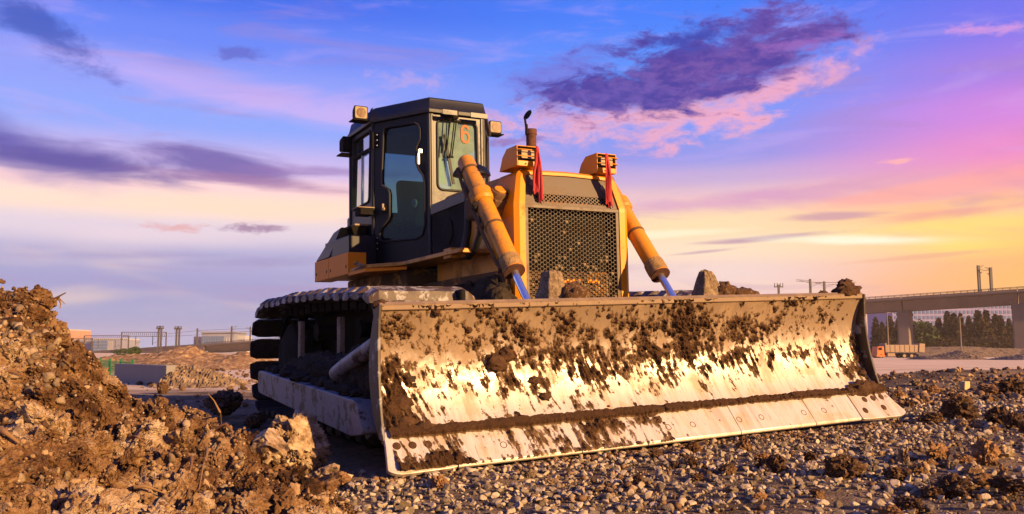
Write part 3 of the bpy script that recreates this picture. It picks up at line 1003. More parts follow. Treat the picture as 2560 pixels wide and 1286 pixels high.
def spilled_soil():
    """brown crumbs pushed up along the blade and trodden into the gravel"""
    rg = np.random.default_rng(28)
    n = 9000
    u = rg.uniform(-2.3, 2.5, n)
    v = -0.22 - np.abs(rg.normal(0, 0.13, n))
    X = DZ_O.x + u * _ca - v * _sa; Y = DZ_O.y + u * _sa + v * _ca
    k = rg.uniform(0, 1, n) < np.clip(0.22 + 1.6 * fbm(P3(X * 1.7, Y * 1.7, 2.0), 3), 0.0, 1)
    X, Y = X[k], Y[k]
    Y2 = rg.uniform(3.4, 9.0, 16000); X2 = rg.uniform(-0.1, 0.62, 16000) * Y2
    u2, v2 = dz_uv(X2, Y2)
    k = (rg.uniform(0, 1, 16000) < np.clip(-0.02 + 2.4 * fbm(P3(X2 * 1.1, Y2 * 1.1, 31.0), 3) + 0.25 * np.clip((X2 - 1.5) / 1.5, 0, 1), 0, 1)) & ((v2 < -0.25) | (u2 > 2.7))
    X = np.concatenate([X, X2[k]]); Y = np.concatenate([Y, Y2[k]])
    S = 0.006 + 0.022 * rg.uniform(0, 1, len(X)) ** 4
    P = np.stack([X, Y, ground_h(X, Y) + S * 0.5], -1)
    v0 = [rock_shape(460 + q, 1, 0.8, 2) for q in range(10)]
    tag(scatter('spilled_soil', P, S, v0, M_clodstuff, 35), 'brown soil crumbs spilled over the gravel before the blade', 'rubble', None, 'stuff')
spilled_soil()
def loose_clods():
    """torn brown clods strewn over the gravel on the right"""
    rg = np.random.default_rng(44)
    n = 520
    Y = rg.uniform(4.2, 10.5, n); X = rg.uniform(0.16, 0.6, n) * Y
    u, v = dz_uv(X, Y)
    d = 0.1 + 2.2 * fbm(P3(X * 0.9, Y * 0.9, 77.0), 3) + 0.45 * np.exp(-((Y - 6.2) / 0.8) ** 2) * np.clip((X - 1.9) / 1.0, 0, 1)
    k = (rg.uniform(0, 1, n) < np.clip(d, 0.03, 1)) & ((v < -0.5) | (u > 2.9))
    X, Y = X[k], Y[k]
    S = 0.02 + 0.075 * rg.uniform(0, 1, len(X)) ** 2.2
    P = np.stack([X, Y, ground_h(X, Y) + S * 0.3], -1)
    vs_ = []
    for q in range(8):
        V, F = rock_shape(480 + q, 4, 1.2, 1, 1.7, 5, True, (1.2, 1, 0.8))
        V = V * (1 + 0.18 * fbm(V * 6 + q, 3, 0.6, True))[:, None]
        vs_.append((V, F))
    tag(scatter('loose_clods', P, S, vs_, M_soil, 45, 60, 0.8), 'torn brown clods strewn over the gravel in the right foreground', 'rubble', None, 'stuff')
loose_clods()

# ================================================================== the bulldozer
DZ = empty('bulldozer')
DZ.matrix_world = DZ_M
tag(DZ, 'yellow crawler bulldozer with black cab and wide mud-splashed blade', 'bulldozer')

# ------------------------------------------------------------------ blade
BL_Z = 0.55
blade_T, blade_B = Vector((0.0, 1.02)), Vector((-0.08, 0.205))     # (y, z) of the top and bottom of the curved face
EDGE_B = Vector((-0.225, 0.02))
SAG = 0.155
_ch = (blade_B - blade_T)
_bn = Vector((-_ch.y, _ch.x)).normalized()
if _bn.x < 0: _bn = -_bn                                           # towards the back (+y)
def face_pt(q):
    p = blade_T + _ch * q + _bn * (4 * SAG * q * (1 - q))
    return p
def face_nrm(q):
    a, b = face_pt(q - 0.01), face_pt(q + 0.01)
    t = (b - a).normalized()
    n = Vector((t.y, -t.x))
    return n if n.x < 0 else -n                                    # towards the front (-y)
HW = 2.135
def half_w(q): return HW + 0.03 * q
mb = MB()
NQ = 24
rows = [face_pt(i / NQ) for i in range(NQ + 1)]
vs, fs = [], []
XN = 12
for i, p in enumerate(rows):
    for k in range(XN + 1):
        vs.append(((-1 + 2 * k / XN) * half_w(i / NQ), p.x, p.y))
n1 = len(vs)
for i, p in enumerate(rows):
    n = face_nrm(i / NQ)
    for k in range(XN + 1):
        vs.append(((-1 + 2 * k / XN) * half_w(i / NQ), p.x - n.x * 0.035, p.y - n.y * 0.035))
for i in range(NQ):
    for k in range(XN):
        a = i * (XN + 1) + k
        fs.append((a, a + 1, a + XN + 2, a + XN + 1))
        fs.append((n1 + a, n1 + a + XN + 1, n1 + a + XN + 2, n1 + a + 1))
for k in range(XN):
    fs.append((k, n1 + k, n1 + k + 1, k + 1))
    a = NQ * (XN + 1) + k
    fs.append((a, a + 1, n1 + a + 1, n1 + a))
for i in range(NQ):
    a = i * (XN + 1)
    fs.append((a, a + XN + 1, n1 + a + XN + 1, n1 + a))
    a += XN
    fs.append((a, n1 + a, n1 + a + XN + 1, a + XN + 1))
mb.add([(x, y, z - BL_Z) for x, y, z in vs], fs)
blade = mb.obj('blade', M_blade, DZ, 40)
blade.location = (0, 0, BL_Z)
blade.rotation_euler = (0, rad(-1.4), 0)
def bpt(x, y, z): return (x, y, z - BL_Z)

# end plates: their front edge is nearly straight, so they stand proud of the hollow face
for sgn in (-1, 1):
    pr = [(p.x - 0.004, p.y) for p in rows]
    front = []
    for i in range(13):
        t = i / 12
        z = 1.02 + (0.2 - 1.02) * t
        y = -0.012 - 0.085 * t + 0.055 * 4 * t * (1 - t)
        front.append((y, z))
    back = [(p.x + 0.05, p.y) for p in rows][::-1]
    mb = MB()
    x0 = sgn * (HW - 0.012)
    def fn(u, v, t, sgn=sgn):
        q = (1.02 - v) / 0.82
        return bpt(sgn * (HW + 0.03 * q - 0.012 + t), u, v)
    mb.prism(front + back, fn, 0.0, 0.024)
    mb.obj('end_plate', M_wst_m, blade, None, 0.006)

# thick top rail and box ribs on the back
mb = MB()
mb.prism([(0.002, 1.018), (0.002, 0.985), (0.10, 0.97), (0.10, 1.0), (0.03, 1.026)], lambda u, v, t: bpt(t, u, v), -HW + 0.012, HW - 0.012)
mb.obj('top_rail', M_blade, blade, None, 0.005)
mb = MB()
mb.box(bpt(0, 0.27, 0.42), (3.9, 0.16, 0.5))
mb.obj('back_frame', M_dark, blade, None, 0.01)

# cutting edge segments and end bits
ed = (EDGE_B - blade_B).normalized()
en = Vector((ed.y, -ed.x))
if en.x > 0: en = -en
def edge_pt(w, h=0.0):
    p = blade_B + (EDGE_B - blade_B) * w + en * h
    return p
cuts = [-1.745, -0.86, -0.33, 0.5, 1.25, 1.745]
for a, b in zip(cuts[:-1], cuts[1:]):
    mb = MB()
    for (w0, w1) in ((-0.12, 1.0),):
        q = [edge_pt(w0, 0.014), edge_pt(w1 * 0.94, 0.014), edge_pt(1.0, 0.003), edge_pt(1.0, -0.012), edge_pt(w0, -0.012)]
        mb.prism([(p.x, p.y) for p in q], lambda u, v, t: bpt(t, u, v), a + 0.0025, b - 0.0025)
    mb.obj('cutting_edge', M_blade, blade, None, 0.003)
for sgn in (-1, 1):
    mb = MB()
    fl_ = 0.0 if sgn > 0 else -0.075
    out = roundpoly([(1.75, -0.2), (2.16, -0.22), (2.19 + fl_ * 0.3, 0.2), (2.27 + fl_, 0.93), (2.2 + fl_, 1.06), (1.75, 1.03)], 0.06, 4)
    mb.prism(out, lambda u, v, t, s=sgn: bpt(s * u, edge_pt(v, t).x, edge_pt(v, t).y), 0.017, -0.014)
    eb = mb.obj('end_bit', M_blade, blade, None, 0.004)
    for k, (x, w) in enumerate(((1.9, 0.28), (2.0, 0.26), (2.1, 0.24), (1.83, 0.7), (2.05, 0.66))):
        p = edge_pt(w, 0.0155)
        MB().lathe([(0.026, 0), (0.026, 0.004), (0.022, 0.006)], bpt(sgn * x, p.x, p.y), (0, en.x, en.y), 14).obj('bolt', M_mud, eb, 40)
for k in range(16):
    x = -1.62 + k * 0.216
    p = edge_pt(0.52, 0.0125)
    MB().lathe([(0.024, 0), (0.024, 0.0022), (0.019, 0.0022), (0.0185, 0.001), (0.01, 0.001)], bpt(x, p.x, p.y), (0, en.x, en.y), 16).obj('bolt', M_rust if k % 3 else M_blade, blade, 30)

# mud caked on the hollow face, the joint and the edge: real relief, cut out by noise
def blade_mud():
    nxm, nym = 1000, 250
    xs = np.linspace(-2.13, 2.19, nxm)
    qs = np.linspace(0.005, 1.27, nym)                             # above 1.0: the cutting edge
    X, Q = np.meshgrid(xs, qs)
    x, q = X.ravel(), Q.ravel()
    s = np.where(q < 1, q * 1.0, 1 + (q - 1) * 0.85)               # metres down the face
    hi = np.clip((0.55 - q) / 0.3, 0, 1)
    big = fbm(P3(x * 1.3, s * 1.6, 0.5), 3)
    mid = fbm(P3(x * 6.5 + 0.6 * big, s * 6.0, 3.5), 4, 0.6)
    fine = fbm(P3(x * 24, s * 20, 6.5), 3, 0.6)
    strk = fbm(P3((x - 0.22 * s) * 30, s * 5.5, 9.5), 3, 0.6)
    spk = fbm(P3((x - 0.1 * s) * 52, s * 30, 2.5), 3, 0.65)
    f = 0.5 * big + 0.85 * mid + 0.85 * fine * (0.6 + 0.4 * hi) + 0.9 * strk * (1 - hi) + 0.5 * spk * (0.4 + 0.6 * hi)
    cov = -0.215 + 0.09 * np.exp(-((q - 0.42) / 0.25) ** 2)
    cov = cov + 0.50 * np.exp(-((x + 2.05) / 0.17) ** 2) * np.clip((q - 0.35) / 0.4, 0, 1) * (q < 1.0)     # left lower corner
    cov = cov + 0.17 * np.exp(-((x + 0.7) / 1.0) ** 2) * np.exp(-((q - 0.5) / 0.33) ** 2)
    cov = cov + 0.12 * np.exp(-((x - 0.5) / 0.8) ** 2) * np.exp(-((q - 0.35) / 0.22) ** 2)
    cov = cov - 0.05 * np.clip((x - 0.9) / 0.6, 0, 1)
    cov = cov - 0.22 * np.exp(-((x - 0.9) / 1.2) ** 2) * np.clip((q - 0.62) / 0.2, 0, 1)
    cov = cov + 0.34 * np.exp(-((x - 2.1) / 0.13) ** 2) * np.clip((q - 0.2) / 0.3, 0, 1)
    cov = cov + 0.12 * np.clip((0.16 - q) / 0.16, 0, 1) + 0.10 * np.exp(-((q - 0.2) / 0.14) ** 2)
    cov = cov + 1.05 * np.exp(-((q - 0.972) / 0.036) ** 4)         # the joint above the cutting edge
    cov = cov + 0.35 * np.exp(-((q - 1.05) / 0.06) ** 2) * np.exp(-((x + 0.55) / 0.35) ** 2)
    cov = cov + 0.16 * np.exp(-((q - 1.25) / 0.04) ** 2) * np.clip((0.6 - x) / 1.0, 0, 1)
    cov = cov + 0.30 * np.exp(-((x + 1.85) / 0.25) ** 2) * np.exp(-((q - 1.2) / 0.06) ** 2)
    cov = cov - 0.12 * (q > 1.03) * np.clip((x - 0.2) / 0.5, 0, 1)
    m = f + cov
    # surface point and normal
    yz = np.zeros((len(q), 2)); nn = np.zeros((len(q), 2))
    qc = np.minimum(q, 1.0)
    T = np.array(blade_T); CH = np.array(_ch); BN = np.array(_bn)
    yz = T + CH * qc[:, None] + BN * (4 * SAG * qc * (1 - qc))[:, None]
    tg = CH + BN * (4 * SAG * (1 - 2 * qc))[:, None]
    tg /= np.linalg.norm(tg, axis=1)[:, None]
    nn = np.stack([tg[:, 1], -tg[:, 0]], -1)
    nn *= np.where(nn[:, 0] > 0, -1, 1)[:, None]
    e = q > 1
    B = np.array(blade_B); E = np.array(EDGE_B); EN = np.array(en)
    we = (q - 1) / 0.27
    yz[e] = (B + (E - B) * we[:, None] + EN * 0.0165)[e]
    nn[e] = EN
    j = np.exp(-((q - 0.985) / 0.03) ** 2)
    h = np.clip(m * 0.085, 0.0, 0.04) + 0.006 * np.clip(fine, -0.5, 1) * (m > 0.04) + 0.0014 + 0.005 * j
    keepv = m > 0
    pos = np.stack([x, yz[:, 0] + nn[:, 0] * h, yz[:, 1] + nn[:, 1] * h - BL_Z], -1)
    idx = np.arange(nxm * nym).reshape(nym, nxm)
    F = np.stack([idx[:-1, :-1], idx[:-1, 1:], idx[1:, 1:], idx[1:, :-1]], -1).reshape(-1, 4)
    F = F[(m > -0.15)[F].sum(1) >= 3]
    used = np.unique(F)
    remap = -np.ones(nxm * nym, int); remap[used] = np.arange(len(used))
    me = mesh_np('mud_crust', pos[used], remap[F])
    smooth(me, 180)
    at_ = me.attributes.new('mud', 'FLOAT', 'POINT')
    at_.data.foreach_set('value', m[used].astype(np.float32))
    o = link('mud_crust', me, M_crust, blade)
    o['kind'] = 'stuff'
    return len(F)
n_mud = blade_mud()

def lump(name, c, s, m, parent, seed, sub=3, planes=1, rough=0.9, flat=(1, 1, 1), freq=1.6, sm=True):
    V, F = rock_shape(seed, sub, rough, planes, freq, 4, True, flat)
    me = mesh_np(name, V * s, F)
    if sm: smooth(me, 60)
    o = link(name, me, m, parent)
    o.location = c
    return o
def on_face(x, q, h=0.0):
    if q <= 1:
        p, n = face_pt(q), face_nrm(q)
    else:
        p, n = edge_pt((q - 1) / 0.27), en
    return bpt(x, p.x + n.x * h, p.y + n.y * h)
for k, (x, q, s) in enumerate([(-1.3, 0.47, 0.085), (-1.22, 0.41, 0.06), (-1.02, 0.64, 0.06), (-0.97, 0.78, 0.055), (-1.98, 0.74, 0.07), (-2.0, 0.9, 0.09), (-1.88, 0.95, 0.07),
                               (-0.2, 1.0, 0.065), (-0.17, 1.07, 0.045), (-0.75, 0.97, 0.06), (-0.6, 0.99, 0.05), (1.93, 0.97, 0.12), (2.05, 0.95, 0.09), (1.8, 0.99, 0.06),
                               (0.36, 1.13, 0.02), (-0.5, 0.9, 0.016), (2.08, 0.8, 0.05), (-1.75, 0.06, 0.035), (-2.0, 0.08, 0.03), (0.2, 0.15, 0.03), (-0.4, 0.13, 0.03), (-1.5, 0.2, 0.028)]):
    lump('mud_clod', on_face(x, q, s * 0.12), s, M_mud, blade, 500 + k, 3, 0, 1.0, (1.1, 0.75, 0.8))
# soil lying on the top rail
for k, (x, y, z, s, fl) in enumerate([(2.0, 0.05, 1.05, 0.16, (1.1, 0.6, 0.42)), (1.98, 0.05, 1.11, 0.085, (1, 0.8, 0.8)), (1.72, 0.05, 1.03, 0.06, (1.2, 0.7, 0.5)), (1.33, 0.05, 1.02, 0.05, (1.5, 0.7, 0.3)),
                                      (-2.11, 0.06, 1.02, 0.07, (0.8, 0.8, 0.6)), (-1.95, 0.05, 1.01, 0.04, (1.4, 0.7, 0.6)), (1.0, 0.22, 1.03, 0.2, (1.5, 0.8, 0.5)), (0.84, 0.22, 1.06, 0.13, (1.1, 0.8, 0.9)),
                                      (-0.6, 0.2, 1.04, 0.14, (1.1, 0.8, 0.9)), (-0.45, 0.16, 1.0, 0.08, (1.8, 0.8, 0.5)), (0.5, 0.1, 1.0, 0.05, (1.7, 0.7, 0.4))]):
    lump('mud_clod', bpt(x, y, z), s, M_mud if k not in (6, 7, 8) else M_clod_b, blade, 560 + k, 3, 0, 1.0, fl)
# dust-crusted bracket ears that stand up behind the top rail
for sgn, ax in ((-1, -0.74), (1, 0.70)):
    V, F = ico(5)
    y = 0.27
    B3 = V / np.abs(V).max(axis=1)[:, None]                       # onto a cube
    B3 = 0.88 * B3 + 0.12 * V
    zz = (B3[:, 2] + 1) / 2
    tp = 1.0 - (0.62 if sgn < 0 else 0.82) * zz
    W = np.stack([B3[:, 0] * (0.135 if sgn < 0 else 0.2) * tp + (0.02 if sgn < 0 else 0.0) * zz, B3[:, 1] * 0.15 * tp + 0.03 * zz, B3[:, 2] * 0.215], -1)
    W = W + 0.034 * np.stack([fbm(V * 2.2 + sgn * 9 + 13 * q_, 5, 0.6) for q_ in range(3)], -1)
    me = mesh_np('lift_bracket', W, F); smooth(me, 50)
    o = link('lift_bracket', me, M_dust, blade)
    o.location = bpt(ax, y, 1.035)

# ------------------------------------------------------------------ push arms and braces
for sgn in (-1, 1):
    mb = MB()
    prof = roundpoly([(3.15, 0.31), (3.15, 0.51), (0.3, 0.37), (0.16, 0.17), (0.42, 0.14)], 0.07, 5)
    mb.prism(prof, lambda u, v, t, s=sgn: (s * t, u, v), 2.0, 2.2)
    mb.obj('push_arm', M_wst, DZ, None, 0.02, 3)
    mb = MB()
    mb.tube([(sgn * 2.08, 1.1, 0.52), (sgn * 2.08, 0.9, 0.58), (sgn * 2.06, 0.16, 0.76)], [0.06, 0.055, 0.055], 14)
    mb.obj('brace', M_wst if sgn < 0 else M_dark, DZ, 40)
for k, (c, dim, sd_) in enumerate((((-1.9, 2.0, 0.46), (0.2, 1.15, 0.2), 5), ((-1.88, 1.0, 0.42), (0.22, 0.75, 0.28), 8), ((-1.9, 0.45, 0.4), (0.2, 0.35, 0.26), 3), ((-1.75, 2.9, 0.4), (0.16, 0.7, 0.2), 12))):
    V, F = ico(6)
    dm = np.array(dim)
    P = V * dm
    nn_ = V / dm; nn_ /= np.linalg.norm(nn_, axis=1)[:, None]
    P = P + nn_ * (0.13 * fbm(P * 5.5 + sd_, 4, 0.62, True) + 0.035 * fbm(P * 22 + sd_, 3, 0.6, True))[:, None]
    me = mesh_np('packed_mud', P, F); smooth(me, 80)
    o = link('packed_mud', me, M_mud_d, DZ); o.location = c
for k in range(20):
    t = (k + 0.5) / 20
    lump('packed_mud', (-2.07 - 0.05 * ((k * 7) % 3) / 2, 0.35 + 2.7 * t, 0.40 + 0.125 * t), 0.07 + 0.05 * ((k * 5) % 4) / 3, M_mud_d, DZ, 700 + k, 3, 0, 1.1, (1.0, 1.3, 0.6))
# ------------------------------------------------------------------ tracks
FR_C, RR_C = (1.24, 0.565), (4.52, 0.605)
R1, R2 = 0.515, 0.545
def track_path(n):
    pts = []
    top0, top1 = (FR_C[0], FR_C[1] + R1), (RR_C[0], RR_C[1] + R2)
    b0, b1 = (RR_C[0], RR_C[1] - R2), (FR_C[0], FR_C[1] - R1)
    segs = []
    N = 400
    for i in range(N):
        t = i / N
        sag = 0.035 * math.sin(math.pi * t) - 0.012 * math.sin(math.pi * t * 3) ** 2
        segs.append((top0[0] + (top1[0] - top0[0]) * t, top0[1] + (top1[1] - top0[1]) * t + sag))
    for i in range(N // 2):
        a = math.pi / 2 - math.pi * i / (N // 2)
        segs.append((RR_C[0] + R2 * math.cos(a), RR_C[1] + R2 * math.sin(a)))
    for i in range(N):
        t = i / N
        segs.append((b0[0] + (b1[0] - b0[0]) * t, b0[1] + (b1[1] - b0[1]) * t))
    for i in range(N // 2):
        a = -math.pi / 2 - math.pi * i / (N // 2)
        segs.append((FR_C[0] + R1 * math.cos(a), FR_C[1] + R1 * math.sin(a)))
    P = np.array(segs + segs[:1])
    L = np.concatenate([[0], np.cumsum(np.linalg.norm(np.diff(P, axis=0), axis=1))])
    out = []
    for k in range(n):
        s = (k + 0.35) / n * L[-1]
        y, z = np.interp(s, L, P[:, 0]), np.interp(s, L, P[:, 1])
        y2, z2 = np.interp((s + 0.02) % L[-1], L, P[:, 0]), np.interp((s + 0.02) % L[-1], L, P[:, 1])
        out.append((y, z, math.atan2(z2 - z, y2 - y)))
    return out
NSH = 40
# swamp shoe: trapezoid section (along path, outward), rounded and tapered at its ends
def shoe_mesh(seed):
    prof = [(-0.099, 0.0), (-0.094, 0.02), (-0.062, 0.088), (0.062, 0.088), (0.094, 0.02), (0.099, 0.0), (0.06, -0.015), (-0.06, -0.015)]
    xs = [-0.43, -0.40, -0.36] + list(np.linspace(-0.3, 0.3, 11)) + [0.36, 0.40, 0.43]
    vs, fs = [], []
    n = len(prof)
    for x in xs:
        e = max(0, abs(x) - 0.36) / 0.07
        for (a, b) in prof:
            vs.append((x, a * 1.14 * (1 - 0.25 * e), b * (1 - 0.55 * e) if b > 0 else b))
    for i in range(len(xs) - 1):
        for k in range(n):
            k2 = (k + 1) % n
            fs.append((i * n + k, i * n + k2, (i + 1) * n + k2, (i + 1) * n + k))
    fs.append(tuple(range(n))); fs.append(tuple(range((len(xs) - 1) * n, len(xs) * n))[::-1])
    A = np.array(vs)
    A[:, 1:] += 0.016 * np.stack([fbm(A * 9 + seed, 3), fbm(A * 9 + seed + 20, 3)], -1)
    mb = MB().add(A.tolist(), fs)
    me = mb.mesh('track_shoe')
    smooth(me, 22)
    me.materials.append(M_shoe)
    return me
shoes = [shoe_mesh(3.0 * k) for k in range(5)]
shoes_shade = []
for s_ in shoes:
    c_ = s_.copy(); c_.materials.clear(); c_.materials.append(M_shoe_shade); shoes_shade.append(c_)
for sgn in (-1, 1):
    tr = MB()
    path = track_path(NSH)
    for (y, z, a) in path:
        for dx in (-0.1, 0.1):
            c, s = math.cos(a), math.sin(a)
            tr.box((sgn * 1.44 + dx, y + 0.05 * s, z - 0.05 * c), (0.05, 0.19, 0.09), Matrix.Rotation(a, 3, 'X'))
    track = tr.obj('track', M_dark, DZ, None, 0.0)
    for k, (y, z, a) in enumerate(path):
        o = link('track_shoe', (shoes if z > 0.95 or y < 1.1 else shoes_shade)[k % 5], None, track)
        o.location = (sgn * 1.44, y, z)
        # outward is to the left of the travel direction: top run goes backwards, so outward is up
        o.rotation_euler = (a, 0, 0)
    und = MB()
    und.box((sgn * 1.4, 2.9, 0.48), (0.3, 3.4, 0.34))
    und.box((sgn * 1.16, 2.9, 0.63), (0.05, 4.0, 1.0))  # added plate on the inner side, only there to block light through the track
    und.obj('track_frame_and_light_block', M_dark, DZ, None, 0.02)
    MB().lathe([(0.42, -0.16), (0.44, -0.1), (0.36, -0.09), (0.36, 0.09), (0.44, 0.1), (0.42, 0.16)], (sgn * 1.44, *FR_C), (1, 0, 0), 28).obj('idler', M_dark, DZ, 30)
    mb = MB()
    mb.lathe([(0.2, -0.2), (0.36, -0.12), (0.36, 0.12), (0.2, 0.2)], (sgn * 1.44, *RR_C), (1, 0, 0), 24)
    for k in range(12):
        a = k * math.pi / 6
        mb.box((sgn * 1.44, RR_C[0] + 0.38 * math.cos(a), RR_C[1] + 0.38 * math.sin(a)), (0.07, 0.09, 0.09), Matrix.Rotation(a, 3, 'X'))
    mb.obj('sprocket', M_dark, DZ, 30)
    for k in range(7):
        MB().lathe([(0.12, -0.14), (0.13, -0.08), (0.1, -0.07), (0.1, 0.07), (0.13, 0.08), (0.12, 0.14)], (sgn * 1.44, 1.55 + k * 0.42, 0.26), (1, 0, 0), 16).obj('track_roller', M_dark, DZ, 30)
    for y in (2.2, 3.5):
        MB().lathe([(0.09, -0.12), (0.07, -0.05), (0.07, 0.05), (0.09, 0.12)], (sgn * 1.44, y, 0.86), (1, 0, 0), 16).obj('carrier_roller', M_dark, DZ, 30)
        mb = MB()
        mb.box((sgn * 1.68, y + 0.1, 0.66), (0.05, 0.09, 0.62))
        mb.obj('frame_strut', M_bracket, DZ, None, 0.01)

# ------------------------------------------------------------------ engine hood
HC = 0.03                                                          # the hood sits a touch off centre
ZB, ZK, ZT = 0.80, 1.87, 2.18
def lean(z): return max(0.0, z - ZK) * 0.26
def hood_outline(wb, wk, wt, zt, r=0.07):
    pts = [(-wb, ZB), (-wk, ZK), (-wt, zt), (wt, zt), (wk, ZK), (wb, ZB)]
    out = [pts[0]]
    out += [(-wk, ZK - 0.03), (-wk - 0.0, ZK), (-wk + (wk - wt) * 0.1, ZK + (zt - ZK) * 0.1)]
    a, b = Vector((-wk, ZK)), Vector((-wt, zt))
    d = (a - b).normalized()
    p0 = b + d * r; p1 = b + Vector((r, 0))
    for k in range(6):
        t = k / 5
        out.append(tuple(p0 * (1 - t) ** 2 + b * 2 * t * (1 - t) + p1 * t * t))
    for x in (-0.2, 0.0):
        out.append((x, zt + 0.012 * (1 - abs(x) / 0.5)))
    left = out[:-1]
    return left + [(0.0, zt + 0.012)] + [(-x, z) for x, z in reversed(left)]
O_in = hood_outline(0.475, 0.475, 0.425, 2.135, 0.03)
O_f = hood_outline(0.53, 0.53, 0.47, ZT - 0.02)
O_s = hood_outline(0.57, 0.57, 0.49, ZT)
O_b = hood_outline(0.57, 0.57, 0.47, ZT + 0.02)
mb = MB()
rings = [(O_in, 1.245), (O_in, 1.203), (O_f, 1.2), (O_s, 1.225), (O_s, 1.6)]
def ringpts(o, y, ln=1.0): return [(x + HC, y + lean(z) * ln, z) for x, z in o]
R = [ringpts(O_in, 1.25), ringpts(O_in, 1.203), ringpts(O_f, 1.2), ringpts(O_s, 1.228), ringpts(O_s, 1.62, 0.3)]
n = len(O_in)
fs = []
for i in range(len(R) - 1):
    for k in range(n - 1):
        fs.append((i * n + k, i * n + k + 1, (i + 1) * n + k + 1, (i + 1) * n + k))
mb.add([p for r in R for p in r], fs)
hood = mb.obj('hood', M_yel, DZ, 35)
mb = MB()
R = [ringpts(O_s, 1.628, 0.3), ringpts(O_b, 2.3, 0), ringpts(O_b, 2.84, 0)]
fs = []
for i in range(2):
    for k in range(n - 1):
        fs.append((i * n + k, i * n + k + 1, (i + 1) * n + k + 1, (i + 1) * n + k))
mb.add([(x * 0.995, y, z - 0.004) for r in R for x, y, z in r], fs)
mb.obj('engine_cover', M_yel_d, hood, 35)
# sill under the front and the mud-choked belly
mb = MB()
mb.box((HC, 1.23, 0.82), (1.08, 0.06, 0.1))
mb.obj('sill', M_yel_d, hood, None, 0.01)
mb = MB()
mb.box((0, 2.4, 0.98), (1.16, 2.2, 0.7))
mb.obj('belly', M_yel_mud, DZ, None, 0.03)
for k, (c, s, fl) in enumerate([((-0.62, 1.55, 1.08), 0.34, (0.5, 1.2, 0.9)), ((-0.64, 2.0, 1.05), 0.3, (0.5, 1.2, 0.8)), ((0.66, 1.6, 1.02), 0.3, (0.5, 1.2, 0.8)), ((-0.66, 1.3, 0.95), 0.26, (0.6, 1.0, 0.9))]):
    lump('packed_mud', c, s, M_mud_d, DZ, 620 + k, 4, 0, 0.5, fl)

# perforated grille plates: hexagonal net of round holes, every hole is cut
def perforated(zlo, zhi, xlo, xhi, ca, rh, hr, rows_mask=None):
    vs, fs = [], []
    ncol = int((xhi - xlo) / ca)
    x0 = (xlo + xhi) / 2 - (ncol - 1) * ca / 2
    nrow = int((zhi - zlo) / rh)
    z0 = (zlo + zhi) / 2 - (nrow - 1) * rh / 2
    for i in range(ncol):
        for j in range(nrow):
            cx, cz = x0 + i * ca, z0 + j * rh + (rh / 4 if i % 2 else -rh / 4)
            hexp = [(2 / 3 * ca, 0), (1 / 3 * ca, rh / 2), (-1 / 3 * ca, rh / 2), (-2 / 3 * ca, 0), (-1 / 3 * ca, -rh / 2), (1 / 3 * ca, -rh / 2)]
            o = []
            for k in range(6):
                a, b = hexp[k], hexp[(k + 1) % 6]
                o.append(a); o.append(((a[0] + b[0]) / 2, (a[1] + b[1]) / 2))
            b0 = len(vs)
            for (a, b) in o:
                vs.append((cx + a, cz + b))
            for (a, b) in o:
                l = math.hypot(a, b)
                vs.append((cx + a / l * hr, cz + b / l * hr))
            for k in range(12):
                k2 = (k + 1) % 12
                fs.append((b0 + k, b0 + k2, b0 + 12 + k2, b0 + 12 + k))
    return vs, fs, (x0 - 0.66 * ca, x0 + (ncol - 1) * ca + 0.66 * ca, z0 - rh * 0.75, z0 + (nrow - 1) * rh + rh * 0.75)
v2, f2, ext = perforated(0.87, 1.845, HC - 0.455, HC + 0.455, 0.0285, 0.0362, 0.0158)
me = MB().add([(x, 1.222, z) for x, z in v2], f2).mesh('grille')
bm = bmesh.new(); bm.from_mesh(me); bmesh.ops.remove_doubles(bm, verts=bm.verts, dist=0.0004); bm.to_mesh(me); bm.free()
grille = link('grille', me, M_grille, hood)
sd = grille.modifiers.new('solid', 'SOLIDIFY'); sd.thickness = 0.006; sd.offset = 0
mb = MB()
for (a, b, c, d) in ((HC - 0.476, HC - 0.44, 0.86, 1.868), (HC + 0.44, HC + 0.476, 0.86, 1.868)):
    mb.box(((a + b) / 2, 1.2185, (c + d) / 2), (b - a, 0.012, d - c))
mb.box((HC, 1.2175, 1.856), (0.95, 0.016, 0.03))
mb.obj('grille_border', M_grey, grille, None, 0.003)
v2, f2, ext2 = perforated(1.885, 1.985, HC - 0.38, HC + 0.41, 0.0215, 0.0315, 0.0108)
mb = MB().add([(x, 1.223 + lean(z), z) for x, z in v2], f2)
x0, x1, z0, z1 = ext2
strip = lambda a, b, c, d: mb.add([(a, 1.2232 + lean(c), c), (b, 1.2232 + lean(c), c), (b, 1.2232 + lean(d), d), (a, 1.2232 + lean(d), d)], [(0, 1, 2, 3)])
strip(HC - 0.478, HC + 0.478, 1.866, z0 + 0.019)
strip(HC - 0.478, x0 + 0.011, z0 + 0.019, z1 - 0.019)
strip(x1 - 0.011, HC + 0.478, z0 + 0.019, z1 - 0.019)
strip(HC - 0.478, HC + 0.478, z1 - 0.019, 2.15)
me = mb.mesh('grille_panel', False)
gp = link('grille_panel', me, M_grey, hood)
sd = gp.modifiers.new('solid', 'SOLIDIFY'); sd.thickness = 0.005; sd.offset = 0
for sx in (-0.36, 0.36):
    MB().lathe([(0.033, 0), (0.033, 0.006), (0.028, 0.010)], (HC + sx, 1.222 + lean(2.06), 2.06), (0, -1, 0.26), 20).obj('cover_disc', M_bracket, gp, 40)
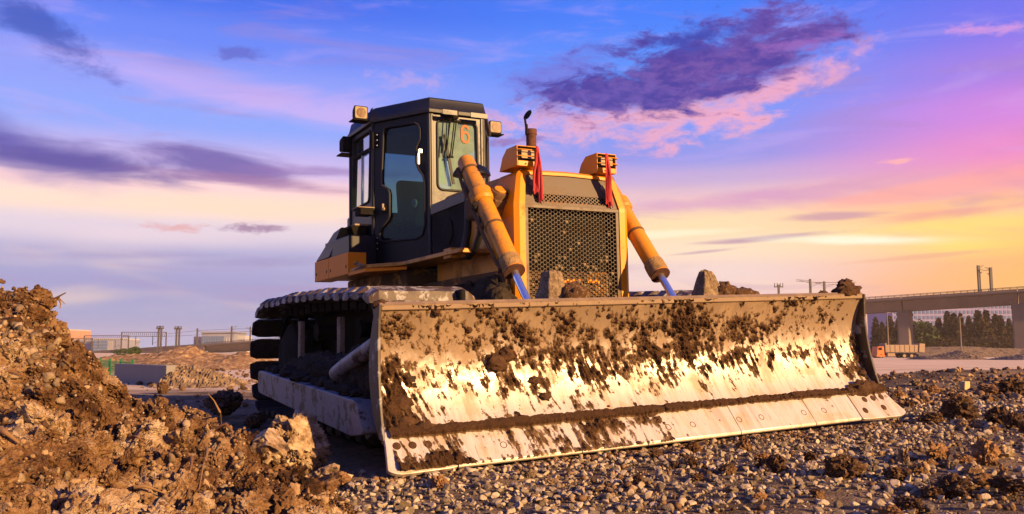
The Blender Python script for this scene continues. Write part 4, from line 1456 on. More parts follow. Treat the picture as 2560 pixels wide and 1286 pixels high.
# holes choked with dried mud, mostly low down
rg_ = random.Random(4)
mb = MB()
for _ in range(150):
    i_, j_ = rg_.randrange(31), int(abs(rg_.gauss(0, 8)))
    if j_ > 25: continue
    cx_ = HC - 15 * 0.0285 + i_ * 0.0285; cz_ = 0.895 + 0.1 * 0 + j_ * 0.0362
    mb.lathe([(0.017, 0), (0.012, 0.004)], (cx_, 1.2265, cz_ + (0.009 if i_ % 2 else -0.009)), (0, -1, 0), 8)
mb.obj('clogged_mud', M_dust, grille)
# radiator behind the grille, with a painted cross bar showing through
MB().box((HC, 1.36, 1.45), (0.95, 0.1, 1.3)).obj('radiator', M_dark, hood)
MB().box((HC - 0.12, 1.262, 1.235), (0.42, 0.02, 0.03)).box((HC + 0.22, 1.262, 1.235), (0.12, 0.02, 0.03)).box((HC - 0.06, 1.285, 1.905), (0.5, 0.015, 0.012)).obj('radiator_bar', M_org, hood)

# headlamps in yellow housings on the hood corners
for x0 in (-0.495, 0.305):
    w = 0.205
    mb = MB()
    prof = [(1.235, 2.195), (1.235, 2.37), (1.42, 2.37), (1.50, 2.31), (1.56, 2.195)]
    for (a, b) in ((x0, x0 + 0.008), (x0 + w - 0.008, x0 + w)):
        mb.prism(prof, lambda u, v, t: (t, u, v), a, b)
    mb.box((x0 + w / 2, 1.33, 2.366), (w - 0.016, 0.19, 0.008))
    mb.box((x0 + w / 2, 1.30, 2.205), (w - 0.016, 0.13, 0.02))
    mb.add([(x0 + 0.008, 1.42, 2.369), (x0 + w - 0.008, 1.42, 2.369), (x0 + w - 0.008, 1.5, 2.309), (x0 + 0.008, 1.5, 2.309)], [(0, 1, 2, 3)])
    mb.add([(x0 + 0.008, 1.5, 2.309), (x0 + w - 0.008, 1.5, 2.309), (x0 + w - 0.008, 1.56, 2.195), (x0 + 0.008, 1.56, 2.195)], [(0, 1, 2, 3)])
    mb.box((x0 + w / 2, 1.238, 2.218), (w - 0.016, 0.012, 0.045))
    hl = mb.obj('headlight', M_yel, hood, None, 0.003)
    MB().box((x0 + w / 2, 1.31, 2.305), (w - 0.03, 0.1, 0.11)).obj('lamp_recess', M_dark, hl)
    mb = MB()
    mb.prism(roundpoly([(x0 + 0.05, 2.262), (x0 + w - 0.03, 2.262), (x0 + w - 0.03, 2.335), (x0 + 0.05, 2.335)], 0.012), lambda u, v, t: (u, t, v), 1.245, 1.262)
    mb.obj('lamp_lens', M_lens, hl, None, 0.004)
    for z in (2.275, 2.33):
        MB().tube([(x0 - 0.004, 1.24, z), (x0 - 0.002, 1.215, z), (x0 + 0.02, 1.205, z), (x0 + w - 0.02, 1.205, z), (x0 + w + 0.002, 1.215, z), (x0 + w + 0.004, 1.24, z)], 0.0042, 8).obj('guard_bar', M_yel, hl, 50)
    MB().lathe([(0.007, 0), (0.007, 0.004)], (x0 + 0.08, 1.231, 2.214), (0, -1, 0), 10).obj('bolt', M_rust, hl)

# exhaust stack with its rain flap, and the pre-cleaner dome
mb = MB().lathe([(0.047, 2.15), (0.047, 2.62), (0.054, 2.62), (0.054, 2.67), (0.046, 2.67)], (-0.035, 1.8, 0), (0, 0, 1), 20)
stack = mb.obj('exhaust_stack', M_rust, DZ, 35)
mb = MB().box((-0.088, 1.79, 2.665), (0.014, 0.03, 0.09)).box((-0.096, 1.79, 2.72), (0.012, 0.02, 0.09), Matrix.Rotation(rad(-8), 3, 'Y'))
mb.lathe([(0.05, 0), (0.052, 0.006), (0.03, 0.014)], (-0.07, 1.79, 2.80), (-0.9, -0.15, 0.45), 18)
mb.obj('rain_flap', M_dark, stack, 35)
mb = MB().lathe([(0.085, 2.16), (0.085, 2.36), (0.1, 2.37), (0.19, 2.375), (0.185, 2.40), (0.15, 2.45), (0.08, 2.485), (0.03, 2.49)], (-0.235, 2.66, 0), (0, 0, 1), 28)
mb.obj('precleaner', M_blk, DZ, 45)

# ------------------------------------------------------------------ lift cylinders
for sgn in (-1, 1):
    x = sgn * 0.71
    A, B = Vector((x, 1.78, 2.31)), Vector((x, 0.92, 1.277))
    d = (B - A).normalized()
    mb = MB()
    L = (B - A).length
    mb.lathe([(0.04, -0.035), (0.066, -0.02), (0.076, 0.0), (0.076, 0.5), (0.078, L - 0.13), (0.086, L - 0.12), (0.086, L), (0.065, L)], A, d, 28)
    cyl = mb.obj('lift_cylinder', M_yel_d, DZ, 35)
    MB().lathe([(0.0865, L - 0.14), (0.09, L - 0.10), (0.09, L - 0.04), (0.0865, L - 0.01)], A, d, 24).obj('dust_crust', M_mud_t, cyl, 60)
    MB().lathe([(0.088, L), (0.088, L + 0.012), (0.042, L + 0.014)], A, d, 28).obj('gland', M_rust, cyl, 35)
    for fq in (0.1, 0.62):
        MB().lathe([(0.0775, fq * L - 0.014), (0.0815, fq * L - 0.012), (0.0815, fq * L + 0.012), (0.0775, fq * L + 0.014)], A, d, 24).obj('clamp_band', M_yel_mud, cyl, 35)
    MB().lathe([(0.031, L - 0.1), (0.031, L + 0.95)], A, d, 24).obj('rod', M_chrome, cyl, 40)
    # trunnion yoke around the barrel with its round cap, carried off the hood side
    c = A + d * (L * 0.35)
    mb = MB()
    mb.lathe([(0.084, -0.075), (0.102, -0.05), (0.102, 0.05), (0.084, 0.075)], c, d, 24)
    yk = mb.obj('trunnion_yoke', M_yel_d, cyl, 35)
    for q_ in range(3):
        lump('grease_mud', c + Vector((sgn * (0.06 - 0.1 * q_), -0.05 + 0.03 * q_, -0.09 + 0.05 * q_)), 0.06 + 0.012 * q_, M_mud_d, cyl, 650 + q_, 3, 0, 1.0)
    cin = c + Vector((-sgn * 0.135, -0.06, 0.02))
    mb = MB().lathe([(0.075, -0.09), (0.08, 0.02), (0.07, 0.045)], cin, (0, -0.62, 0.78), 20)
    mb.box(cin + Vector((0, 0.03, -0.08)), (0.13, 0.13, 0.14), Matrix.Rotation(rad(38), 3, 'X'))
    mb.obj('trunnion_cap', M_yel_mud, cyl, 35, 0.008)
    MB().lathe([(0.055, 0.045), (0.055, 0.056), (0.05, 0.06)], cin, (0, -0.62, 0.78), 20).obj('trunnion_cover', M_yel_d, cyl, 35)
    MB().box((sgn * 0.62, c.y + 0.16, c.z - 0.06), (0.2, 0.34, 0.2)).obj('trunnion_bracket', M_yel_mud, cyl, None, 0.03)
    # steel pipe down the outside of the barrel, and its flexible hose
    side = Vector((sgn * 0.085, 0.05, -0.03))
    mb = MB().tube([A + d * 0.05 + side * 0.9, A + d * 0.3 + side * 1.1, A + d * 0.9 + side * 1.1, A + d * (L - 0.12) + side, A + d * (L - 0.06) + side * 0.7], 0.016, 10)
    mb.bar(A + d * (L - 0.16) + side * 0.6, A + d * (L - 0.04) + side * 0.9, 0.05, 0.05)
    mb.bar(A + d * 0.75 + side * 0.6, A + d * 0.8 + side * 1.25, 0.05, 0.03)
    mb.obj('hydraulic_pipe', M_yel_mud, cyl, 50)
    pts = [Vector((sgn * 0.66, 1.84, 2.08)), Vector((sgn * 0.67, 1.83, 1.9)), Vector((sgn * 0.67, 1.85, 1.7)), Vector((sgn * 0.68, 1.9, 1.56)), Vector((sgn * 0.7, 1.86, 1.47))]
    mb = MB().tube(pts, 0.034, 12)
    hz = mb.obj('hydraulic_hose', M_rub, DZ, 60)
    mb = MB()
    for k in range(26):
        t = k / 25
        p = pts[0].lerp(pts[2], t) + Vector((0, 0.004, 0))
        mb.lathe([(0.035, -0.003), (0.038, 0.0), (0.035, 0.003)], p, (pts[2] - pts[0]).normalized(), 12)
    mb.obj('hose_spring', M_rub, hz, 60)
    MB().tube([(sgn * 0.7, 1.95, 1.49), (sgn * 0.71, 1.75, 1.47), (sgn * 0.72, 1.6, 1.52), (sgn * 0.72, 1.5, 1.63), (sgn * 0.72, 1.46, 1.74), (sgn * 0.73, 1.44, 1.85)], 0.03, 12).obj('hydraulic_hose', M_rub, DZ, 60)
    MB().box((sgn * 0.78, 1.92, 1.51), (0.12, 0.16, 0.09)).box((sgn * 0.7, 1.8, 1.5), (0.1, 0.1, 0.06)).obj('hose_block', M_yel_d, DZ, None, 0.006)

# ------------------------------------------------------------------ fenders, steps, side boxes
for sgn in (-1, 1):
    mb = MB()
    poly = [(0.5, 1.62), (0.857, 1.62), (0.857, 2.96), (1.085, 3.35), (1.085, 5.18), (0.5, 5.18)]
    mb.prism(poly, lambda u, v, t, s=sgn: (s * u, v, t), 1.492, 1.53)
    fd = mb.obj('fender', M_yel_d, DZ, None, 0.005)
    mb = MB()
    mb.prism([(0.80, 2.98), (1.1, 3.38), (1.1, 3.915), (0.8, 3.915)], lambda u, v, t, s=sgn: (s * u, v, t), 1.455, 1.49)
    mb.obj('fender_skirt', M_org, DZ, None, 0.004)
    for (y0, y1) in ((3.92, 4.628), (4.638, 5.2)):
        mb = MB()
        mb.box((sgn * 1.0, (y0 + y1) / 2, 1.593), (0.204, y1 - y0, 0.236))
        bx_ = mb.obj('side_box', M_org, DZ, None, 0.005)
        for (y, z) in ((y0 + 0.07, 1.56), (y1 - 0.07, 1.56)):
            MB().lathe([(0.018, 0), (0.018, 0.006)], (sgn * 1.098, y, z), (sgn, 0, 0), 12).obj('bolt', M_rust, bx_)
    # dark tank above: flank leaning in and raked forward
    mb = MB()
    A_ = [(sgn * 1.095, 5.2, 1.715), (sgn * 1.095, 4.64, 1.715), (sgn * 1.05, 4.33, 2.03), (sgn * 1.05, 4.62, 2.0)]
    B_ = [(sgn * 0.5, y, z) for _, y, z in A_]
    mb.add(A_ + B_, [(0, 1, 2, 3), (7, 6, 5, 4), (0, 4, 5, 1), (1, 5, 6, 2), (2, 6, 7, 3), (3, 7, 4, 0)])
    mb.obj('tank', M_blk, DZ, None, 0.012)
    MB().box((sgn * 0.93, 4.4, 1.72), (0.3, 0.9, 0.36)).obj('battery_box', M_blk, DZ, None, 0.01)
    # black engine-side plate with a bevelled top flange and round cover
    x = sgn * 0.60
    mb = MB()
    mb.prism([(2.83, 1.53), (2.83, 2.02), (2.08, 2.05), (2.08, 1.53)], lambda u, v, t, s=sgn: (s * t, u, v), 0.56, 0.585)
    pl_ = mb.obj('engine_side_plate', M_dark, DZ, None, 0.005)
    mb = MB()
    mb.prism([(0.575, 1.985), (0.60, 1.985), (0.60, 2.085), (0.54, 2.105), (0.45, 2.105), (0.45, 2.085)], lambda u, v, t, s=sgn: (s * u, t, v + 0.02 * (2.9 - t)), 2.05, 2.85)
    mb.obj('plate_flange', M_blk2, pl_, None, 0.006)
    MB().lathe([(0.13, 0), (0.13, 0.012), (0.115, 0.016)], (sgn * 0.584, 2.47, 1.78), (sgn, 0, 0), 32).obj('round_cover', M_dark, pl_, 35)
# coiled cable lying at the fender edge
MB().tube([(-1.12 + 0.01 * math.sin(k), 3.5 + 0.13 * math.cos(k * 0.7), 1.50 + 0.006 * k) for k in range(12)], 0.012, 8).obj('cable_loop', M_bracket, DZ, 60)
MB().box((-0.04, 3.13, 1.85), (0.62, 0.56, 0.64)).obj('cowl', M_blk, DZ, None, 0.02)
mb = MB().box((0, 4.1, 1.3), (1.5, 1.9, 0.36))
mb.obj('main_frame', M_yel_mud, DZ, None, 0.02)
mb = MB().box((-0.04, 5.02, 1.9), (1.3, 0.5, 0.75))
mb.obj('fuel_tank', M_blk, DZ, None, 0.03)

# ------------------------------------------------------------------ cab (six-sided)
CX = [(0.28, 3.42), (-0.36, 3.42), (-0.75, 4.1), (-0.75, 4.9), (0.67, 4.9), (0.67, 4.1)]       # FR FL ML RL RR MR
CZ0, CZ1 = 1.535, 3.19
CAB = empty('cab')
CAB.parent = DZ
def wall_fn(A, B, off=0.0):
    A, B = Vector(A), Vector(B)
    d = (B - A).normalized()
    n = Vector((-d.y, d.x))
    def fn(s, z, t):
        p = A + d * s + n * (off - t)
        return (p.x, p.y, z)
    return fn, (B - A).length
def offset_poly(pts, e):
    c = Vector((sum(p[0] for p in pts) / len(pts), sum(p[1] for p in pts) / len(pts)))
    out = []
    m = len(pts)
    area = sum(pts[i][0] * pts[(i + 1) % m][1] - pts[(i + 1) % m][0] * pts[i][1] for i in range(m))
    sg = 1 if area > 0 else -1
    for i in range(m):
        a, p, b = Vector(pts[i - 1]), Vector(pts[i]), Vector(pts[(i + 1) % m])
        t = ((p - a).normalized() + (b - p).normalized()).normalized()
        out.append(tuple(p + Vector((t.y, -t.x)) * e * sg))
    return out

DOOR_WIN = [(0.615, 3.098), (0.571, 3.107), (0.202, 3.100), (0.149, 3.072), (0.124, 3.013), (0.125, 2.911), (0.179, 2.825), (0.181, 2.664), (0.144, 2.575), (0.092, 2.518), (0.066, 2.414),
            (0.071, 1.981), (0.105, 1.876), (0.173, 1.839), (0.645, 1.842), (0.69, 1.871), (0.70, 1.950), (0.678, 1.999), (0.578, 2.076), (0.556, 2.125), (0.554, 2.365), (0.576, 2.419),
            (0.655, 2.463), (0.665, 2.533), (0.638, 3.035)]
SIDE_WIN = roundpoly([(0.085, 3.13), (0.69, 3.12), (0.76, 2.30), (0.14, 2.32)], 0.06)
FRONT_WIN = roundpoly([(0.085, 3.125), (0.555, 3.125), (0.565, 2.355), (0.085, 2.355)], 0.075, 5)
faces = [
    ('front_wall', 0, 1, [[(0.64 - s, z) for s, z in FRONT_WIN]], M_blk2),
    ('door', 1, 2, [DOOR_WIN], M_blk),
    ('side_wall', 2, 3, [SIDE_WIN], M_blk),
    ('rear_wall', 3, 4, [roundpoly([(0.12, 2.3), (1.3, 2.3), (1.3, 3.1), (0.12, 3.1)], 0.06)], M_blk),
    ('side_wall', 4, 5, [[(0.8 - s, z) for s, z in SIDE_WIN]], M_blk),
    ('door', 5, 0, [[(0.784 - s, z) for s, z in DOOR_WIN]], M_blk),
]
win_glass = {'front_wall': M_glass_g, 'door': M_glass_d, 'side_wall': M_glass_s, 'rear_wall': M_glass_s}
cab_parts = {}
for (nm, i, j, holes, m) in faces:
    fn, L = wall_fn(CX[i], CX[j])
    g = 0.004
    mb = MB()
    mb.holed([(g, CZ0), (L - g, CZ0), (L - g, CZ1), (g, CZ1)], holes, fn, 0.04)
    w = mb.obj(nm, m, CAB)
    cab_parts.setdefault(nm, []).append((w, fn, L))
    for h in holes:
        c = (sum(p[0] for p in h) / len(h), sum(p[1] for p in h) / len(h))
        gl = MB()
        gl.add([fn(s, z, 0.018) for s, z in h], [])
        tris = tessellate_polygon([[Vector((s, z, 0)) for s, z in h]])
        gl.f = [tuple(t) for t in tris]
        gme = gl.mesh('window', False)
        go = link('window', gme, win_glass[nm], w)
        grow_h = [((s - c[0]) * 1.0 + c[0], (z - c[1]) * 1.0 + c[1]) for s, z in h]
        MB().loop_tube([fn(s, z, -0.004) for s, z in grow_h], 0.0135, 8).obj('window_seal', M_rub, w, 60)
# corner posts
for k, p in enumerate(CX):
    mb = MB().tube([(p[0] * 1.0, p[1] + 0.01, CZ0), (p[0], p[1] + 0.01, CZ1)], 0.022, 10)
    mb.obj('corner_post', M_blk2 if k in (0, 1) else M_blk, CAB, 60)
# raised stiffeners on the windscreen frame
fn, L = wall_fn(CX[0], CX[1], 0.006)
mb = MB()
for s in (0.025, L - 0.025):
    mb.add([fn(s - 0.012, CZ0, 0), fn(s + 0.012, CZ0, 0), fn(s + 0.012, CZ1, 0), fn(s - 0.012, CZ1, 0), fn(s - 0.012, CZ0, -0.008), fn(s + 0.012, CZ0, -0.008), fn(s + 0.012, CZ1, -0.008), fn(s - 0.012, CZ1, -0.008)],
           [(0, 3, 2, 1), (4, 5, 6, 7), (0, 1, 5, 4), (2, 3, 7, 6), (1, 2, 6, 5), (0, 4, 7, 3)])
mb.obj('frame_rib', M_blk2, cab_parts['front_wall'][0][0], None, 0.003)
# roof
lv = [(CZ1 - 0.012, 0.045), (CZ1 + 0.03, 0.05), (CZ1 + 0.05, 0.03), (CZ1 + 0.155, 0.0), (CZ1 + 0.17, -0.03)]
mb = MB()
vs, fs = [], []
for z, e in lv:
    vs += [(x, y, z) for x, y in offset_poly(CX, -e)] if False else [(x, y, z) for x, y in offset_poly(CX, e)]
for i in range(len(lv) - 1):
    for k in range(6):
        k2 = (k + 1) % 6
        fs.append((i * 6 + k, i * 6 + k2, (i + 1) * 6 + k2, (i + 1) * 6 + k))
fs.append(tuple(range(6))); fs.append(tuple(range((len(lv) - 1) * 6, len(lv) * 6)))
mb.add(vs, fs)
roof = mb.obj('roof', M_blk2, CAB, None, 0.006)
rf_z = CZ1 + 0.17
MB().tube([(-0.32, 3.66, rf_z - 0.02), (-0.32, 3.66, rf_z + 0.035), (-0.36, 3.75, rf_z + 0.035), (-0.36, 3.75, rf_z - 0.02)], 0.008, 6).obj('lifting_eye', M_dark, roof)
for a, b in ((0.09, 0.26), (0.42, 0.62)):
    fn, L = wall_fn(CX[1], CX[0])
    p, q = fn(a, CZ1 - 0.02, 0.05), fn(b, CZ1 - 0.02, 0.05)
    MB().bar((p[0], p[1] - 0.09, p[2]), (q[0], q[1] - 0.09, q[2]), 0.05, 0.012, (0, 1, 0)).obj('drip_rail', M_blk2, roof)
# bent mounting plate and work lamps
for sgn in (-1, 1):
    cx = -0.04 + sgn * 0.84
    c = Vector((cx, 4.14, 3.30))
    base = empty('work_lamp'); base.parent = CAB
    mb = MB()
    prof = roundpoly([(-0.082, -0.078), (0.082, -0.078), (0.082, 0.078), (-0.082, 0.078)], 0.022)
    mb.prism(prof, lambda u, v, t: (c.x + u * (1 - max(0, t - 0.03) * 3), c.y + t, c.z + v * (1 - max(0, t - 0.03) * 3)), 0.0, 0.13)
    mb.obj('lamp_body', M_dark, base, None, 0.006)
    mb = MB()
    p2 = roundpoly([(-0.07, -0.066), (0.07, -0.066), (0.07, 0.066), (-0.07, 0.066)], 0.02)
    mb.prism(p2, lambda u, v, t: (c.x + u, c.y + t, c.z + v), -0.008, 0.004)
    mb.obj('lamp_lens', M_lens_c, base, None, 0.003)
    MB().lathe([(0.055, 0), (0.045, 0.003), (0.05, 0.004)], (c.x, c.y - 0.0085, c.z), (0, -1, 0), 20).obj('reflector_ring', M_bracket, base, 30)
    mb = MB().box((c.x - sgn * 0.02, c.y + 0.05, c.z - 0.087), (0.24, 0.16, 0.01))
    mb.add([(c.x - sgn * 0.09, c.y - 0.03, c.z - 0.085), (c.x - sgn * 0.16, c.y + 0.05, c.z + 0.09), (c.x - sgn * 0.16, c.y + 0.13, c.z + 0.09), (c.x - sgn * 0.09, c.y + 0.13, c.z - 0.085)], [(0, 1, 2, 3)])
    mb.obj('lamp_bracket', M_dark, base, None, 0.0)
base = empty('work_lamp'); base.parent = CAB
MB().prism(roundpoly([(4.86, 3.0), (5.02, 3.03), (5.02, 3.17), (4.86, 3.2)], 0.03), lambda u, v, t: (t, u, v), -0.86, -0.72).obj('lamp_body', M_dark, base, None, 0.01)
MB().box((-0.79, 4.93, 2.98), (0.2, 0.2, 0.012)).obj('lamp_bracket', M_dark, base)

# side window: cross bar and sliding pane frame
w, fn, L = cab_parts['side_wall'][0]
MB().bar(fn(0.1, 2.91, 0.008), fn(0.7, 2.915, 0.008), 0.03, 0.05, (1, 0, 0)).obj('window_bar', M_dark, w)
MB().bar(fn(0.42, 2.9, 0.012), fn(0.44, 2.32, 0.012), 0.02, 0.02, (1, 0, 0)).obj('window_bar', M_pale, w)
# door furniture
w, fn, L = cab_parts['door'][0]
for z in (2.98, 1.83):
    mb = MB()
    for s, t in ((L - 0.045, -0.006),):
        a = Vector(fn(s, z, t)); 
        mb.add([fn(s - 0.035, z - 0.085, -0.001), fn(s + 0.03, z - 0.085, -0.001), fn(s + 0.03, z + 0.085, -0.001), fn(s - 0.035, z + 0.085, -0.001),
                fn(s - 0.035, z - 0.085, -0.009), fn(s + 0.03, z - 0.085, -0.009), fn(s + 0.03, z + 0.085, -0.009), fn(s - 0.035, z + 0.085, -0.009)],
               [(0, 3, 2, 1), (4, 5, 6, 7), (0, 1, 5, 4), (2, 3, 7, 6), (1, 2, 6, 5), (0, 4, 7, 3)])
    mb.tube([fn(L - 0.005, z - 0.095, -0.02), fn(L - 0.005, z + 0.095, -0.02)], 0.016, 10)
    hg = mb.obj('hinge', M_dark, w, None, 0.002)
    for dz in (-0.06, 0, 0.06):
        p = Vector(fn(L - 0.06, z + dz, -0.009)); q = Vector(fn(L - 0.06, z + dz, -0.02)) - p
        MB().lathe([(0.0085, 0), (0.0085, 0.005), (0.004, 0.009)], p, q, 10).obj('bolt', M_mirror, hg, 50)
MB().bar(fn(0.125, 2.76, -0.035), fn(0.125, 2.63, -0.035), 0.018, 0.024, (1, 0, 0)).box(fn(0.118, 2.775, -0.02), (0.045, 0.04, 0.045)).obj('door_handle', M_mirror, w, None, 0.005)
pr = roundpoly([(0.062, 2.66), (0.115, 2.66), (0.115, 2.52), (0.062, 2.52)], 0.02)
mb = MB(); mb.holed(pr, [], fn, 0.003); mb.obj('latch_recess', M_dark, w)
p = Vector(fn(0.622, 2.2, -0.002)); q = Vector(fn(0.622, 2.2, -0.03)) - p
MB().lathe([(0.05, 0), (0.05, 0.012), (0.042, 0.018)], p, q, 24).obj('latch_plate', M_dark, w, 40)
MB().lathe([(0.018, 0.018), (0.018, 0.04)], p, q, 12).box(p + q * 1.2 + Vector((0, 0, 0.03)), (0.02, 0.02, 0.05)).obj('latch_knob', M_bracket, w, 40)
# catch bracket and mirror arm by the side window
w2, fn2, L2 = cab_parts['side_wall'][0]
MB().box(fn2(0.06, 2.19, -0.09), (0.15, 0.2, 0.09)).obj('catch_bracket', M_dark, w2, None, 0.006)
MB().box(fn2(0.06, 2.225, -0.1), (0.19, 0.22, 0.012)).obj('catch_lid', M_bracket, w2, None, 0.003)
mb = MB().add([fn2(0.5, 2.05, -0.02), fn2(0.18, 2.05, -0.02), fn2(0.3, 1.75, -0.02), fn2(0.5, 2.05, -0.2), fn2(0.18, 2.05, -0.2), fn2(0.3, 1.75, -0.06)], [(0, 1, 2), (5, 4, 3), (0, 3, 4, 1), (1, 4, 5, 2), (2, 5, 3, 0)])
mb.obj('step_gusset', M_dark, w2)
MB().box(fn2(0.4, 2.06, -0.06), (0.2, 0.45, 0.02)).obj('step_tread', M_bracket, w2, None, 0.003)

# windscreen wipers, the painted numeral, a paper behind the glass
w, fn, L = cab_parts['front_wall'][0]
f_ = lambda s, z, t: fn(0.64 - s, z, t)
mb = MB()
mb.box(f_(0.235, 3.17, -0.05), (0.14, 0.08, 0.09))
wp = mb.obj('wiper_motor', M_dark, w, None, 0.01)
for (a, b) in (((0.22, 3.2), (0.17, 2.78)), ((0.265, 3.2), (0.215, 2.72)), ((0.29, 3.2), (0.235, 2.72))):
    MB().tube([f_(a[0], a[1], -0.085), f_(b[0], b[1], -0.05)], 0.007, 8).obj('wiper_arm', M_dark, wp)
MB().bar(f_(0.155, 2.955, -0.035), f_(0.26, 2.42, -0.03), 0.014, 0.03, (1, 0, 0)).obj('wiper_blade', M_rub, wp)
MB().bar(f_(0.16, 2.95, -0.05), f_(0.135, 2.72, -0.03), 0.008, 0.012, (1, 0, 0)).obj('wiper_arm', M_rub, wp)
MB().bar(f_(0.185, 2.71, -0.05), f_(0.25, 2.71, -0.05), 0.012, 0.02).obj('wiper_link', M_dark, wp)
# the figure 6
pts = []
cx, cz, rx, rz = 0.425, 2.955, 0.042, 0.055
for k in range(25):
    a = rad(90) + 2 * math.pi * k / 24
    pts.append((cx + rx * math.cos(a), cz + rz * math.sin(a)))
ring_o = [(cx + (rx + 0.013) * math.cos(2 * math.pi * k / 28), cz + (rz + 0.013) * math.sin(2 * math.pi * k / 28)) for k in range(28)]
ring_i = [(cx + (rx - 0.013) * math.cos(2 * math.pi * k / 28), cz + (rz - 0.013) * math.sin(2 * math.pi * k / 28)) for k in range(28)]
mb = MB()
mb.holed(ring_o, [ring_i], lambda s, z, t: f_(s, z, 0.010 + t), 0.003)
stem = []
for k in range(15):
    a = rad(188) - rad(168) * k / 14
    stem.append((cx + 0.042 * math.cos(a), 3.025 + 0.055 * math.sin(a)))
oo = [(cx - 0.055, cz)] + [(cx + (s - cx) * 1.31, 3.025 + (z - 3.025) * 1.24) for s, z in stem]
ii = [(cx - 0.029, cz)] + [(cx + (s - cx) * 0.69, 3.025 + (z - 3.025) * 0.76) for s, z in stem]
mb.holed(oo + ii[::-1], [], lambda s, z, t: f_(s, z, 0.0095 + t), 0.003)
mb.obj('numeral_six', M_six, w)
mb = MB(); mb.holed([(0.10, 2.72), (0.19, 2.70), (0.20, 2.42), (0.115, 2.43)], [], lambda s, z, t: f_(s, z, 0.03 + t), 0.001)
mb.obj('paper_notice', M_paper, w)

# interior: floor, seat, levers, console
MB().prism([(x * 0.94, 3.47 if y < 3.5 else y * 0.99) for x, y in CX], lambda u, v, t: (u, v, t), 1.56, 1.6).obj('cab_floor', M_int, CAB)
MB().prism([(x * 0.97, y) for x, y in offset_poly(CX, -0.045)], lambda u, v, t: (u, v, t), 3.03, 3.1).obj('headliner', M_dark, CAB)
seat = empty('operator_seat'); seat.parent = CAB
MB().box((-0.06, 4.25, 1.98), (0.5, 0.5, 0.14)).obj('seat_cushion', M_seat, seat, None, 0.04)
MB().box((-0.06, 4.52, 2.33), (0.5, 0.13, 0.64), Matrix.Rotation(rad(-8), 3, 'X')).obj('backrest', M_seat, seat, None, 0.05)
MB().box((-0.06, 4.25, 1.75), (0.4, 0.4, 0.32)).obj('seat_base', M_int, seat)
for sx in (-0.38, 0.26):
    MB().box((sx, 4.2, 2.12), (0.09, 0.36, 0.08)).obj('armrest', M_seat, seat, None, 0.02)
MB().box((-0.04, 3.62, 1.85), (0.5, 0.2, 0.5)).obj('console', M_int, CAB, None, 0.02)
for (x, y, z) in ((-0.33, 3.95, 2.28), (0.3, 3.9, 2.2)):
    lv_ = MB().tube([(x, y, 1.6), (x - 0.01, y - 0.03, z)], 0.01, 8).obj('lever', M_dark, CAB)
    MB().lathe([(0.012, -0.05), (0.03, -0.02), (0.035, 0.015), (0.02, 0.04)], (x - 0.01, y - 0.03, z), (0, 0, 1), 14).obj('knob', M_pale, lv_, 60)

# ================================================================== red cloths on the headlamp guards
def cloth(x0, y, z0, tails, label, seed):
    rg = random.Random(seed)
    mb = MB()
    vs, fs = [], []
    for (dx, zlen, w0, w1, ph) in tails:
        NR, NCc = 22, 14
        b0 = len(vs)
        for i in range(NR + 1):
            t = i / NR
            wdt = w0 + (w1 - w0) * min(1, t * 1.8) ** 0.7
            for k in range(NCc + 1):
                s = k / NCc - 0.5
                fold = math.sin(s * 8 + ph + t * 2.0) * 0.010 * (0.5 + t) + math.sin(s * 6 + ph) * 0.008
                xx = x0 + dx * t + s * wdt + 0.004 * math.sin(9 * t + ph)
                zz = z0 - zlen * t - (0.012 * math.cos(s * 9 + ph) if i == NR else 0)
                yy = y + fold - 0.018 * math.sin(min(1, t * 2) * math.pi / 2) + (0.055 if t > 0.5 else 0.055 * max(0, (t - 0.2) / 0.3)) * min(1, max(0, (z0 - zz - 0.12) / 0.15)) * 0.6
                vs.append((xx, yy, zz))
        for i in range(NR):
            for k in range(NCc):
                a = b0 + i * (NCc + 1) + k
                fs.append((a, a + 1, a + NCc + 2, a + NCc + 1))
    mb.add(vs, fs)
    o = mb.obj('red_cloth', M_red, None, 179)
    sd = o.modifiers.new('solid', 'SOLIDIFY'); sd.thickness = 0.004
    kn = MB()
    V, F = rock_shape(seed, 3, 0.5, 0, 2.0, 3, True, (0.8, 0.6, 1.1))
    kn.add([(x0 + v[0] * 0.026, y - 0.012 + v[1] * 0.03, z0 + 0.005 + v[2] * 0.034) for v in V], F.tolist())
    k = kn.obj('knot', M_red, o, 60)
    o.matrix_world = DZ_M
    tag(o, label, 'cloth', 'red cloths tied to the headlamp guards')
    return o
cloth(-0.335, 1.185, 2.325, [(-0.012, 0.36, 0.022, 0.068, 0.3), (0.05, 0.43, 0.022, 0.05, 1.9)], 'red cloth strip tied to the headlamp guard below the exhaust stack', 81)
cloth(0.365, 1.185, 2.32, [(0.02, 0.40, 0.025, 0.07, 1.1), (0.055, 0.43, 0.022, 0.05, 2.6)], 'crumpled red cloth strip tied to the headlamp guard farther from the cab', 82)

